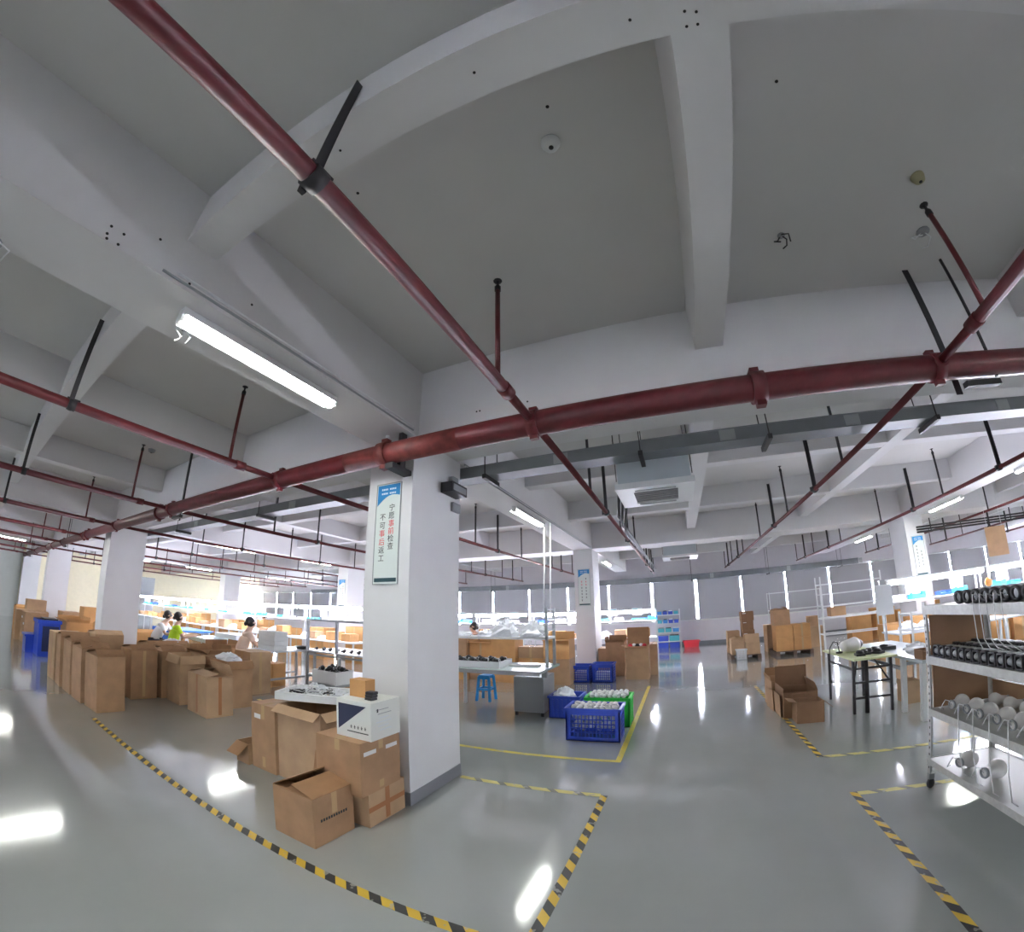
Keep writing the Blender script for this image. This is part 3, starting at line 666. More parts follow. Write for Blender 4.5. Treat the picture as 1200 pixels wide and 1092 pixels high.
crate('light blue flat crate between the green and solid blue crates', -1.32, 6.35, .34, .45, .24, BLUEL, holes=False)
crate('blue lattice crate by the far column, left one of three', -2.62, 9.15, .40, .42, .34, BLUE, holes=False)
bag_pile('pale bag heaped in the left blue crate by the far column', -2.62, 9.15, .26, .32, .32, .16, 9, BAGW)
crate('blue lattice crate by the far column, middle one of three', -2.16, 9.15, .42, .42, .37, BLUE)
crate('blue lattice crate by the far column, right one of three', -1.68, 9.22, .46, .42, .40, BLUE)
for k, x in enumerate((-2.16, -1.68)):
    carton('flat white packet inside the %s lattice crate by the far column' % ['middle', 'right'][k], x-.15, x+.15, 9.05, 9.3, .2, z0=.016, m=PAPER, name='packet')
# cartons right of the far column
lidc = carton('large carton with open lid and red goods right of the far column', -1.22, -.70, 9.40, 9.85, .74, flaps={'+y': (95, .40), '-x': (170, .1), '+x': (150, .12), '-y': (200, .08)})
MB().box(-.24, .24, -.2, .2, .008, .69).build('packing', CARDI, lidc)
for k in range(5):
    o = MB().lathe([(0, 0), (.05, .0), (.055, .04), (.03, .08), (0, .085)], 10).build('goods', [REDP, WHITEP, BLACKP, WHITEP, REDP][k], None, (-1.12+.08*k, 9.58+.05*(k % 2), .70)); tag(o, '%s packed item at the top of the open carton by the aisle' % ['red', 'white', 'black', 'second white', 'second red'][k], 'item', 'items in the aisle carton')
carton('tall carton with torn top behind the blue crates', -1.75, -1.30, 9.95, 10.4, .80, flaps=UP)
carton('carton standing on the aisle edge behind the open lid carton', -.90, -.55, 10.0, 10.6, .72)
carton('brown carton between the far column and the torn top carton', -2.0, -1.8, 10.2, 10.8, .62)
# ================================================================== benches and tables
def legs4(t, xs, ys, z0, z1, s, m, name='leg'):
    for x in xs:
        for y in ys: MB().box(x-s/2, x+s/2, y-s/2, y+s/2, z0, z1).build(name, m, t)
TOPG = mat('bench_top_green', (.42, .50, .50), .25)
t = thing('workbench', 'long glass-green topped workbench with raised shelf behind the blue stool', 'workbench', (0, 0, 0))
MB().box(-4.75, -1.90, 5.50, 6.50, .71, .745).build('top', TOPG, t)
MB().box(-4.75, -1.90, 5.485, 5.50, .69, .75).build('edge_strip', STEELG, t)
legs4(t, (-4.68, -3.6), (5.56, 6.44), 0, .71, .045, STEELW)
for y in (6.0, 6.38):
    for x in (-4.68, -1.95): MB().box(x-.02, x+.02, y-.02, y+.02, .745, 1.65).build('post', STEELG, t)
MB().box(-4.7, -1.93, 5.98, 6.40, 1.165, 1.20).build('upper_shelf', STEELW, t)
for x in (-4.68, -1.95):
    for z in (1.3, 1.45, 1.62): MB().box(x-.012, x+.012, 6.02, 6.36, z-.012, z+.012).build('ladder_rung', STEELG, t)
t = thing('steel_cabinet', 'grey steel cabinet on short feet under the right end of the green workbench', 'cabinet', (-2.23, 6.2, 0))
MB().box(-.24, .24, -.27, .27, .06, .60).build('body', STEELG, t); MB().box(-.23, .23, -.275, -.27, .07, .59).build('door', mat('cabinet_door', (.27, .28, .29), .45), t)
for x in (-.21, .21):
    for y in (-.24, .24): MB().box(x-.02, x+.02, y-.02, y+.02, 0, .06).build('foot', BLACKP, t)
MB().box(.22, .30, -.3, -.24, .60, .70).build('hinge_arm', STEELG, t)
# stool
def stool(label, x, y, m, h=.46, w=.26):
    t = thing('plastic_stool', label, 'stool', (x, y, 0)); a = w/2
    MB().box(-a*.8, a*.8, -a*.8, a*.8, h-.025, h).build('seat', m, t)
    for sx in (-1, 1):
        for sy in (-1, 1):
            vs = []
            for z, q in ((0, 1.0), (h-.02, .74)):
                cx, cy = sx*a*q, sy*a*q
                vs += [(cx-.02, cy-.02, z), (cx+.02, cy-.02, z), (cx+.02, cy+.02, z), (cx-.02, cy+.02, z)]
            MB().add(vs, [(3, 2, 1, 0), (4, 5, 6, 7)]+[(k, (k+1) % 4, 4+(k+1) % 4, 4+k) for k in range(4)]).build('leg', m, t)
    for s in (-1, 1):
        MB().box(-a*.86, a*.86, s*a*.88-.012, s*a*.88+.012, h*.42, h*.50).build('stretcher', m, t); MB().box(s*a*.88-.012, s*a*.88+.012, -a*.86, a*.86, h*.42, h*.50).build('stretcher', m, t)
        MB().box(-a*.78, a*.78, s*a*.78-.01, s*a*.78+.01, h-.07, h-.02).build('apron', m, t)
    return t
stool('blue plastic stool standing beneath the green workbench', -3.36, 6.78, mat('stool_blue', (.015, .27, .62), .35))
# tray of black headed lamps on the bench
t = thing('parts_tray', 'white parts tray heaped with black lamp heads on the green workbench', 'tray', (-3.05, 5.93, .745))
MB().box(-.45, .45, -.25, .25, 0, .01).build('base', WHITEP, t)
for s in (-1, 1): MB().box(-.45, .45, s*.25-.008, s*.25+.008, 0, .10).build('side', WHITEP, t); MB().box(s*.45-.008, s*.45+.008, -.242, .242, 0, .099).build('side', WHITEP, t)
first = None
for i in range(8):
    for j in range(3):
        loc = (-3.42+.10*i, 5.80+.13*j, .76+.05*((i+j) % 2)); rz = random.uniform(0, 6)
        if first is None:
            first = thing('work_lamp', 'black capped lamp head heaped in the white tray on the green workbench', 'lamp', loc, rz, 'black capped lamp heads'); dome_parts(first, .042, BLACKP, cord=False, neckm=WHITEP)
        else: dup(first, loc, rz)
for k, (x, sx, sz) in enumerate(((-2.72, .48, .26), (-2.24, .46, .23), (-3.55, .5, .07), (-3.08, .22, .10))):
    bag_pile('clear plastic bag on the raised shelf, %s' % ['largest of the heap', 'next to the ladder posts', 'flat one at the left', 'small one left of the heap'][k], x, 6.2, 1.2, sx, .36, sz, 30+k, mat('bag_clear', (.84, .86, .93), .2))
o = bag_pile('light blue bag hanging at the left end of the raised shelf', -4.3, 6.2, 1.2, .5, .34, .2, 40, mat('bag_blue', (.25, .5, .72), .3))
o = MB().box(-4.05, -2.1, 6.04, 6.14, .745, .765).build('paper_pad', PAPER); tag(o, 'long white paper sheet along the back of the green workbench', 'paper')
for k, (dx, dy) in enumerate(((0, 0), (.09, .06))):
    o = MB().tube([(-2.12+dx, 6.42+dy, 1.6), (-2.16+dx, 6.70+dy, ZM)], .014, 7).build('cable_pole', WHITEP); tag(o, '%s white cable pole rising from the bench ladder to the beam' % ['left', 'right'][k], 'pole')
# grey frame bench left of the column
t = thing('frame_bench', 'grey steel frame bench with upper rail left of the signed column', 'workbench', (0, 0, 0))
MB().box(-7.0, -5.2, 5.75, 6.75, .73, .76).build('top', mat('bench_top_grey', (.48, .51, .54), .3), t)
legs4(t, (-6.96, -5.24), (5.79, 6.71), 0, .73, .05, STEELG)
for x in (-6.96, -6.1, -5.24): MB().box(x-.025, x+.025, 5.77, 5.82, .76, 1.36).build('post', STEELG, t)
MB().box(-7.0, -5.2, 5.76, 5.83, 1.36, 1.40).build('upper_rail', STEELG, t)
MB().box(-6.95, -5.25, 5.80, 6.70, .25, .28).build('lower_shelf', STEELW, t)
MB().box(-6.95, -5.25, 5.79, 5.82, .66, .70).build('apron', STEELG, t)
first = None
for k in range(16):
    loc = (-6.85+.1*k, 5.95+.12*(k % 2), .761); rz = random.uniform(0, 6)
    if first is None: first = thing('work_lamp', 'small black lamp part lined up on the grey frame bench', 'lamp', loc, rz, 'black parts on the frame bench'); dome_parts(first, .03, BLACKP, cord=False, neckm=GREYP)
    else: dup(first, loc, rz)
t = thing('parts_bin', 'pale grey bin heaped with black fittings beside the signed column', 'bin', (-5.62, 5.25, .32))
MB().box(-.30, .30, -.2, .2, 0, .012).build('base', WHITEP, t)
for s in (-1, 1): MB().box(-.30, .30, s*.2-.01, s*.2+.01, 0, .22).build('side', WHITEP, t); MB().box(s*.3-.01, s*.3+.01, -.19, .19, 0, .219).build('side', WHITEP, t)
t = thing('trolley', 'low grey trolley under the bin of black fittings', 'trolley', (-5.62, 5.25, 0)); MB().box(-.35, .35, -.25, .25, .28, .32).build('deck', STEELG, t); legs4(t, (-.31, .31), (-.21, .21), 0, .28, .03, STEELG)
first = None
for k in range(18):
    loc = (-5.84+.09*(k % 6), 5.13+.12*(k//6), .36+.10*random.random()+.08*(k % 2)); rz = random.uniform(0, 6)
    if first is None: first = thing('work_lamp', 'black fitting heaped in the pale bin beside the column', 'lamp', loc, rz, 'black fittings in the pale bin'); dome_parts(first, .045, BLACKP, cord=False, neckm=GREYP)
    else: dup(first, loc, rz)
# table with white stacked boxes
def table(label, x0, x1, y0, y1, h, topm, legm, s=.045, name='table', apron=True):
    t = thing(name, label, 'table', ((x0+x1)/2, (y0+y1)/2, 0)); a, b = (x1-x0)/2, (y1-y0)/2
    MB().box(-a, a, -b, b, h-.03, h).build('top', topm, t)
    legs4(t, (-a+.06, a-.06), (-b+.06, b-.06), 0, h-.03, s, legm)
    if apron:
        for q in (-1, 1): MB().box(-a+.08, a-.08, q*(b-.06)-.012, q*(b-.06)+.012, h-.10, h-.04).build('apron', legm, t); MB().box(q*(a-.06)-.012, q*(a-.06)+.012, -b+.08, b-.08, .18, .22).build('stretcher', legm, t)
    return t
TOPW = mat('table_top_white', (.66, .70, .76), .3)
table('pale table with stacked white boxes in front of the grey frame bench', -7.76, -7.02, 4.86, 6.15, .75, TOPW, STEELG)
for k in range(4):
    o = MB().box(-.28, .28, -.16, .16, 0, .008).build('foam_box', FOAM, None, (-7.38, 5.22, .751+.092*k), (0, 0, .03*(k % 2)))
    for s in (-1, 1):
        MB().box(-.28, .28, s*.15-.01, s*.15+.01, .008, .088).build('side', FOAM, o); MB().box(s*.27-.01, s*.27+.01, -.14, .14, .008, .0875).build('side', FOAM, o)
    MB().box(-.26, .26, -.14, .14, .01, .07).build('bagged_filling', BAGW, o)
    tag(o, '%s white foam box of the stack on the pale table' % ['lowest', 'second', 'third', 'topmost'][k], 'box', 'stacked white foam boxes')
o = MB().lathe([(0, 0), (.1, 0), (.16, .05), (.17, .06), (.155, .055), (.09, .012), (0, .012)], 16).build('bowl', BLACKP, None, (-7.2, 5.85, .75)); tag(o, 'black bowl at the right end of the pale table', 'bowl')
table('pale blue topped table right of the lime shirted worker', -10.9, -9.3, 5.45, 6.5, .75, mat('table_top_blue', (.50, .60, .74), .3), STEELW)
carton('flat white tray pile on the pale blue table', -10.7, -9.6, 5.7, 6.3, .10, z0=.75, m=PAPER, name='tray_pile')
t = table('table covered with a bright blue cloth left of the workers', -13.9, -12.2, 5.3, 6.4, .75, BLUEL, STEELW, name='table')
o = MB().box(-13.95, -12.15, 5.24, 5.26, .30, .77).box(-13.95, -12.15, 5.26, 6.45, .751, .77).build('blue_cloth', mat('blue_cloth', (.03, .20, .75), .6)); tag(o, 'bright blue cloth hanging over the front of the left table', 'cloth')

# ---------------------------------------------------------------- bench rows with overhead light rails
RNG = random.Random(11)
def light_bench(x0, x1, y, desc, stuff=True, zl=1.66, shelf=1.28, sd=''):
    cnt = {}
    def nth(kind):
        cnt[kind] = cnt.get(kind, -1)+1; return ordw(cnt[kind])
    L = x1-x0; cx = (x0+x1)/2
    t = thing('assembly_bench', 'assembly bench with lit overhead rail, '+desc, 'workbench', (cx, y, 0), 0, 'lit assembly benches')
    a = L/2
    MB().box(-a, a, -.35, .35, .72, .75).build('top', TOPW, t)
    legs4(t, (-a+.05, a-.05), (-.3, .3), 0, .72, .04, STEELW)
    for x in (-a+.03, a-.03): MB().box(x-.015, x+.015, .28, .31, .75, zl+.03).build('post', STEELW, t)
    MB().box(-a, a, .12, .40, shelf-.02, shelf).build('upper_shelf', STEELW, t)
    r = MB().box(-a, a, -.03, .31, zl+.03, zl+.055).build('light_rail', STEELW, t)
    MB().box(-a+.04, a-.04, -.03, .03, zl-.03, zl+.03).build('lamp_housing', WHITEP, r)
    MB().prism([(-.028, zl-.031), (-.02, zl-.055), (.02, zl-.055), (.028, zl-.031)], 0, -a+.06, a-.06).build('tube', TUBE_W, r)
    MB().box(-a+.06, a-.06, -.034, -.0302, zl-.028, zl+.02).build('front_tube', TUBE_W, r)
    # hanging instruction sheets
    n = 2
    for k in range(n):
        xx = cx-a+L*(k+.3+RNG.random()*.4)/n
        p = thing('instruction_sheet', '%s white instruction sheet under the rail, %s' % (['left', 'right'][k], sd), 'sheet', (xx, y+.26, 1.38), 0, 'hanging instruction sheets')
        MB().box(-.15, .15, -.002, .002, 0, .21).build('sheet', PAPER, p); MB().box(-.13, .13, -.004, -.002, .12, .19).build('picture', [STEELG, TEAL, GREYP][RNG.randrange(3)], p); MB().box(-.12, .08, -.004, -.002, .05, .07).build('text_line', GREYP, p)
    if stuff:
        x = -a+.2
        while x < a-.2:
            w = RNG.uniform(.22, .42); hh = RNG.uniform(.06, .13); m = RNG.choice([TEAL, BLUEL, WHITEP, TEAL, WHITEP, BLUE])
            nm = {TEAL: 'teal', BLUEL: 'light blue', WHITEP: 'white', BLUE: 'blue'}[m]
            p = thing('parts_bin', '%s bin, %s of its colour on the shelf, %s' % (nm, nth(nm), sd), 'bin', (cx+x+w/2, y+.26, shelf), 0, nm+' bins on the bench shelves')
            b = MB().box(-w/2, w/2, -.1, .1, 0, .01); b.box(-w/2, w/2, -.1, -.092, .01, hh*.6).box(-w/2, w/2, .092, .1, .01, hh).box(-w/2, -w/2+.008, -.092, .092, .01, hh).box(w/2-.008, w/2, -.092, .092, .01, hh); b.build('body', m, p)
            MB().box(-w/2+.02, w/2-.02, -.07, .08, .01, hh*.55).build('filling', RNG.choice([WHITEP, GREYP, BAGW]), p)
            x += w+RNG.uniform(.05, .35)
        x = -a+.2
        while x < a-.5:
            w = RNG.uniform(.3, .5); hh = RNG.uniform(.12, .3); ch = RNG.random()
            if ch < .6: carton('brown carton, %s from the left on top, %s' % (nth('c'), sd), cx+x, cx+x+w, y-.1, y+.25, hh, z0=.75, m=RNG.choice([CARDO, CARD]), group='cartons on the lit benches')
            else: bag_pile('white plastic bag, %s from the left on top, %s' % (nth('b'), sd), cx+x+w/2, y, .75, w, .4, hh*.8, RNG.randrange(999), BAGW, group='bags on the lit benches')
            x += w+RNG.uniform(.02, .3)
    return t
names = ['farthest to the left', 'second from the left end', 'third from the left end', 'fourth from the left end', 'behind the peach shirted worker', 'left of the nearest column']
for k in range(6): light_bench(-24.2+2.75*k, -21.5+2.75*k, 8.3, 'left row, '+names[k], sd='%s bench of the left row' % ordw(k))
names = ['left end of the middle row', 'middle of the middle row', 'right of middle in the middle row', 'right end of the middle row']
for k in range(4): light_bench(-8.4+1.95*k, -6.5+1.95*k, 12.2, names[k], zl=1.50, shelf=1.22, sd='%s bench of the middle row' % ordw(k))
names = ['right side, nearest the far signed column', 'right side, in front of the right signed column', 'right side, behind the wheeled shelf', 'far right behind the wheeled shelf']
for k in range(4): light_bench(3.9+2.2*k, 6.05+2.2*k, 8.0, names[k], zl=1.645, sd='%s bench of the right row' % ordw(k))
# carton wall behind the green bench
for k in range(7):
    x = -6.6+.62*k; hh = [1.0, .95, 1.05, .9, 1.05, .8, .98][k]
    for j, (z, h) in enumerate(((0, .55), (.557, hh-.557))):
        carton('%s carton of the %s stack in the carton wall behind the green workbench' % (['lower', 'upper'][j], ordw(k)), x, x+.58, 8.6+.1*(k % 2), 9.1+.1*(k % 2), h, z0=z, m=CARDO if (k+j) % 3 else CARD, flaps=None if j == 0 or k % 3 else {'+y': (100, .15), '-y': (190, .1), '-x': (140, .1)}, tape=TAPEC if k % 2 else None, group='carton wall behind the green bench')
bag_pile('white bundle on top of the carton wall', -4.2, 8.9, 1.05, .5, .3, .14, 51, BAGW)
o = thing('red_stool', 'red plastic stool seat peeking above the workbench clutter', 'stool', (-4.95, 7.4, 0))
MB().box(-.15, .15, -.15, .15, .76, .80).build('seat', REDP, o); legs4(o, (-.13, .13), (-.13, .13), 0, .76, .04, REDP)
# background cartons on the left behind the benches
for k in range(9):
    x = -23+1.7*k
    carton('orange carton standing behind the left light rails, %s from the left' % ordw(k), x, x+.7, 9.3, 9.8, .9+.1*(k % 3), m=CARDO, tape=TAPEC, group='cartons behind the left benches')
# ================================================================== back of the aisle
t = thing('steel_rack', 'white steel rack of blue and teal bins against the back wall', 'rack', (-.42, 16.55, 0))
legs4(t, (-.45, .45), (-.2, .2), 0, 1.46, .035, STEELW, 'post')
for z in (.24, .58, .92, 1.25): MB().box(-.45, .45, -.22, .22, z-.02, z+.015).build('shelf', STEELW, t)
for j, z in enumerate((0.0, .255, .595, .935, 1.265)):
    n = [2, 2, 3, 4, 4][j]
    for k in range(n):
        w = .84/n-.05; x = -.42+(k+.5)*.84/n-.42; m = [BLUE, BLUE, TEAL, TEAL, BLUEL][(j+k) % 5]; hh = [.2, .2, .14, .13, .12][j]
        p = thing('parts_bin', '%s bin, %s from the left on the %s level of the back wall rack' % ({BLUE: 'blue', TEAL: 'teal', BLUEL: 'light blue'}[m], ordw(k), ['floor', 'lowest', 'second', 'third', 'top'][j]), 'bin', (x, 16.5, z), 0, 'bins in the back wall rack')
        MB().box(-w/2, w/2, -.17, .17, 0, hh).build('body', m, p); MB().box(-w/2-.012, w/2+.012, -.182, .182, hh-.02, hh).build('rim', m, p); MB().box(-w/2+.02, w/2-.02, -.14, .14, hh, hh+.03).build('filling', [GREYP, BLACKP, WHITEP][k % 3], p)
t = thing('plastic_tub', 'shallow red plastic tub on the floor beside the back wall rack', 'tub', (.42, 16.45, 0))
vs = []
for z, q in ((0, .86), (.23, 1.0), (.23, .94), (.02, .8)): vs += [(-.3*q, -.2*q, z), (.3*q, -.2*q, z), (.3*q, .2*q, z), (-.3*q, .2*q, z)]
MB().add(vs, [(3, 2, 1, 0), (12, 13, 14, 15)]+[(4*i+k, 4*i+(k+1) % 4, 4*i+4+(k+1) % 4, 4*i+4+k) for i in range(3) for k in range(4)]).build('body', REDP, t)
MB().box(-.33, -.29, -.22, .22, .2, .235).box(.29, .33, -.22, .22, .2, .235).box(-.29, .29, -.22, -.18, .2, .234).box(-.29, .29, .18, .22, .2, .234).build('rim', REDP, t)
def pallet(label, x0, x1, y0, y1):
    t = thing('pallet', label, 'pallet', ((x0+x1)/2, (y0+y1)/2, 0)); a, b = (x1-x0)/2, (y1-y0)/2; m = mat('pallet_wood', (.16, .10, .07), .8, var=.2)
    for k in range(3): xx = -a+.05+(2*a-.1)*k/2; MB().box(xx-.05, xx+.05, -b, b, 0, .09).build('runner', m, t)
    for k in range(5): yy = -b+.06+(2*b-.12)*k/4; MB().box(-a, a, yy-.055, yy+.055, .09, .11).build('board', m, t)
pallet('dark wooden pallet under the loose brown cartons', 1.38, 2.22, 12.1, 13.1)
pallet('dark wooden pallet under the four orange cartons', 2.66, 3.70, 12.2, 13.2)
carton('open brown carton at the right front of the loose pallet', 1.80, 2.20, 12.15, 12.6, .32, z0=.112, flaps={'+y': (80, .2), '-x': (120, .2), '-y': (75, .24)})
carton('brown carton at the front of the loose pallet', 1.42, 1.78, 12.2, 12.7, .42, z0=.112, flaps=TUCK)
carton('brown carton at the back left of the loose pallet', 1.38, 1.74, 12.75, 13.1, .62, z0=.112)
carton('lower dark carton of the tower on the loose pallet', 1.82, 2.18, 12.75, 13.1, .62, z0=.112, m=CARDD, lab=1)
carton('middle dark carton of the tower on the loose pallet', 1.82, 2.16, 12.77, 13.08, .26, z0=.739, m=CARDD, lab=1)
carton('top dark carton of the tower on the loose pallet', 1.81, 2.18, 12.76, 13.09, .26, z0=1.006, m=CARDD, lab=1)
crate('small white lattice crate leaning on the front of the loose pallet', 1.66, 12.02, .28, .1, .28, WHITEP)
for j in range(2):
    for k in range(2):
        carton('%s %s orange carton on the full pallet' % (['lower', 'upper'][j], ['left', 'right'][k]), 2.68+.50*k, 3.16+.50*k, 12.25, 12.75, .345, z0=.112+.353*j, m=CARDO, tape=TAPEC if k else None)
carton('single brown carton on top of the full pallet stack', 2.66, 3.12, 12.3, 12.75, .42, z0=.82, flaps=TUCK)
carton('brown carton hidden behind the full pallet stack', 2.62, 2.95, 13.2, 13.7, .8)
carton('dull brown tall carton standing right of the full pallet', 4.0, 4.42, 13.5, 13.9, .62)
carton('small dull carton on the tall one right of the full pallet', 4.02, 4.32, 13.52, 13.85, .3, z0=.627)
# low open cartons in the aisle
carton('front open carton of the low aisle row, lid pushed back', 1.44, 1.79, 5.55, 5.80, .27, m=CARDD, flaps={'+y': (88, .06), '-x': (170, .1), '+x': (218, .15)})
carton('second open carton of the low aisle row with a tall standing flap', 1.34, 1.80, 5.84, 6.36, .34, m=CARDD, flaps={'+y': (88, .28), '-x': (80, .05), '+x': (70, .12)})
carton('rear carton of the low aisle row, slit at the top', 1.30, 1.78, 6.40, 6.92, .40, m=CARD, flaps={'-x': (100, .06), '+y': (92, .12), '+x': (60, .15)})
for k in range(2):
    o = MB().box(0, .004, -.2, .2, 0, .3).build('cardboard_sheet', CARD, None, (1.315-.03*k, 6.1+.35*k, 0.0), (0, -.06, .05*k)); tag(o, 'pale cardboard sheet leaning on the low aisle row, %s' % ['nearer', 'farther'][k], 'cardboard')
# ================================================================== folding table and grey table
t = thing('folding_table', 'folding table with pale yellow-green top and black legs', 'table', (2.52, 6.25, 0))
MB().box(-.30, .30, -.62, .62, .70, .725).build('top', mat('table_top_lime', (.62, .68, .38), .35), t)
for x in (-.26, .26):
    for y in (-.5, .45): MB().box(x-.016, x+.016, y-.016, y+.016, 0, .70).build('leg', BLACKM, t)
for x in (-.26, .26):
    MB().box(x-.012, x+.012, -.48, .43, .56, .585).build('stretcher', BLACKM, t)
for z in (.20, .40, .58): MB().box(-.25, .25, -.512, -.488, z-.012, z+.012).build('cross_rail', BLACKM, t)
for s in (-1, 1): MB().tube([(s*.24, -.45, .40), (s*.10, -.25, .70)], .012, 6).build('brace', BLACKM, t)
MB().tube([(-.08, -.49, 0), (-.08, -.49, .70)], .03, 8).build('centre_leg', BLACKM, t)
t = thing('desk_lamp', 'lamp with a large white shade lying on the folding table', 'lamp', (2.44, 6.30, .725), .5)
A = M4((0, 0, .10), 0, math.pi/2, 0)
MB().lathe([(.0, -.14), (.06, -.14), (.07, -.13), (.10, .08), (.105, .12), (.095, .12), (.06, -.12), (0, -.12)], 20, A).build('shade', SHADEW, t)
MB().lathe([(0, .12), (.085, .121), (.08, .17), (.05, .24), (0, .25)], 16, A).build('base', BLACKP, t)
t = thing('gooseneck_lamp', 'thin black gooseneck drooping over the left edge of the folding table', 'lamp', (2.3, 6.35, .725))
MB().lathe([(0, 0), (.05, 0), (.05, .02), (0, .025)], 12).build('base', BLACKP, t)
MB().tube([(0, 0, .02), (-.02, .0, .15), (-.09, -.02, .17), (-.16, -.05, .08), (-.17, -.06, -.1), (-.165, -.06, -.35)], .008, 6).build('neck', BLACKP, t)
MB().lathe([(0, 0), (.02, 0), (.022, .04), (0, .05)], 8, M4((-.165, -.06, -.4))).build('plug', BLACKP, t)
for k, (x, y) in enumerate(((2.50, 5.95), (2.60, 6.02), (2.42, 5.9), (2.68, 5.92), (2.72, 6.1))):
    o = MB().box(-.08, .08, -.06, .06, 0, .03).lathe([(0, .03), (.05, .03), (.055, .05), (.03, .07), (0, .07)], 12).build('black_part', BLACKP, None, (x, y, .725), (0, 0, k*.7)); tag(o, 'black lamp base on the folding table, %s' % ['in the middle', 'behind the middle one', 'nearest the left edge', 'near the right front corner', 'at the right edge'][k], 'lamp base', 'black lamp bases')
TOPS = mat('table_top_steel', (.50, .56, .58), .3)
t = thing('steel_table', 'long grey steel table between the folding table and the wheeled shelf', 'table', (3.2, 6.0, 0))
MB().box(-.36, .36, -.95, 1.3, .665, .70).build('top', TOPS, t)
for x in (-.33, .33):
    for y in (-.9, -.42, 1.22): MB().box(x-.03, x+.03, y-.03, y+.03, 0, .665).build('leg', STEELW, t)
for x in (-.33, .33): MB().box(x-.02, x+.02, -.38, 1.19, .52, .56).build('stretcher', STEELG, t)
MB().box(-.3, .3, -.44, -.40, .58, .62).build('stretcher', STEELG, t)
carton('narrow brown waste carton on the floor under the grey steel table', 3.08, 3.30, 5.93, 6.2, .30, flaps={})
carton('small dark carton at the front corner of the grey steel table', 2.88, 3.02, 5.10, 5.3, .11, z0=.70, m=CARDD, flaps={'-y': (200, .05)})
for k in range(4): bag_pile('white paper and film heap on the grey steel table, %s' % ['nearest', 'second', 'third', 'farthest'][k], 3.12+.06*k, 5.35+.22*k, .70, .38, .3, .07+.02*(k % 2), 60+k, BAGW)
o = MB().box(-.14, .14, -.1, .1, 0, .05).lathe([(0, .05), (.06, .05), (.06, .07), (0, .08)], 10).build('black_part', BLACKP, None, (2.98, 6.35, .70)); tag(o, 'flat black case on the grey steel table', 'case')
# frame racks
def frame_rack(label, x0, x1, y, zs, h, d=.4, name='frame_rack'):
    t = thing(name, label, 'rack', ((x0+x1)/2, y, 0)); a = (x1-x0)/2
    legs4(t, (-a, a), (-d/2, d/2), 0, h, .03, STEELW, 'post')
    for z in zs:
        for q in (-1, 1): MB().box(-a+.016, a-.016, q*d/2-.013, q*d/2+.013, z-.013, z+.013).build('rail', STEELW, t)
        for q in (-1, 1): MB().box(q*a-.012, q*a+.012, -d/2+.016, d/2-.016, z-.012, z+.012).build('end_rail', STEELW, t)
    return t
frame_rack('tall white tube rack between the full pallet and the grey table', 3.68, 5.3, 11.3, (.55, .95, 1.25, 1.55, 1.8), 2.0)
frame_rack('white tube rack in front of the blinds behind the full pallet', 3.2, 5.0, 15.4, (.4, 1.15, 1.75), 1.78)
frame_rack('white tube rack close behind the grey steel table', 3.75, 4.75, 7.1, (.5, .85, 1.1), 1.15)
o = MB().box(3.72, 5.26, 11.12, 11.48, .965, .99).build('rack_board', STEELW); tag(o, 'white shelf board lying on the tall white tube rack', 'board')
carton('small brown carton on the tall white tube rack', 3.9, 4.3, 11.15, 11.45, .22, z0=.99)
for k in range(6):
    x = 4.6+.65*k; carton('orange carton on the floor beyond the grey table, %s from the left' % ordw(k), x, x+.55, 9.6, 10.05, .75+.1*(k % 2), m=CARDO, tape=TAPEC if k % 2 else None, group='orange cartons beyond the grey table')
for k in range(6):
    x = 5.4+.8*k; carton('orange carton far back by the right windows, %s from the left' % ordw(k), x, x+.65, 13.6, 14.1, .8+.15*(k % 2), m=CARDO, group='orange cartons by the right windows')
# white board on a pole
t = thing('notice_board', 'light grey board on a thin pole beside the lit rail at right', 'board', (3.66, 7.62, 0))
MB().box(-.16, .16, -.01, .01, 1.10, 1.60).build('panel', mat('board_grey', (.62, .63, .66), .4), t); MB().tube([(0, .02, 0), (0, .02, 1.10)], .012, 8).build('pole', STEELG, t); MB().lathe([(0, 0), (.12, 0), (.12, .015), (0, .02)], 16).build('foot', STEELG, t)
MB().box(-.17, .17, -.015, .015, 1.60, 1.615).build('top_edge', STEELW, t); MB().box(-.05, .05, -.012, .0, 1.615, 1.70).build('clip', STEELG, t)
# brown sheet hanging from a pipe at right
t = thing('hanging_sheet', 'brown cardboard sheet hanging above the lit rail at far right', 'cardboard', (7.25, 9.0, 1.88))
MB().box(-.27, .27, -.004, .004, 0, .62).build('sheet', CARD, t)
for s in (-1, 1): MB().tube([(s*.2, 0, .62), (s*.2, 0, 1.94)], .004, 5).build('cord', WHITEP, t)
# orange tag hanging from the right light rail
t = thing('hanging_tag', 'orange round tag hanging under the lit rail above the wheeled shelf', 'tag', (6.0, 7.88, 1.40))
MB().lathe([(0, -.01), (.08, -.01), (.085, 0), (.08, .01), (0, .01)], 16, M4((0, 0, 0), math.pi/2)).build('disc', mat('tag_orange', (.80, .35, .10), .5), t); MB().tube([(0, 0, .085), (0, 0, .24)], .004, 5).build('string', WHITEP, t)
# upper pipes on the right hall
for k in range(3):
    o = MB().tube([(6.0, 10.172, 2.72+.06*k), (17.9, 10.172, 2.72+.06*k)], .022, 7).build('conduit', BLACKM); tag(o, 'black conduit running right from the right signed column, %s' % ['lowest', 'middle', 'highest'][k], 'conduit')

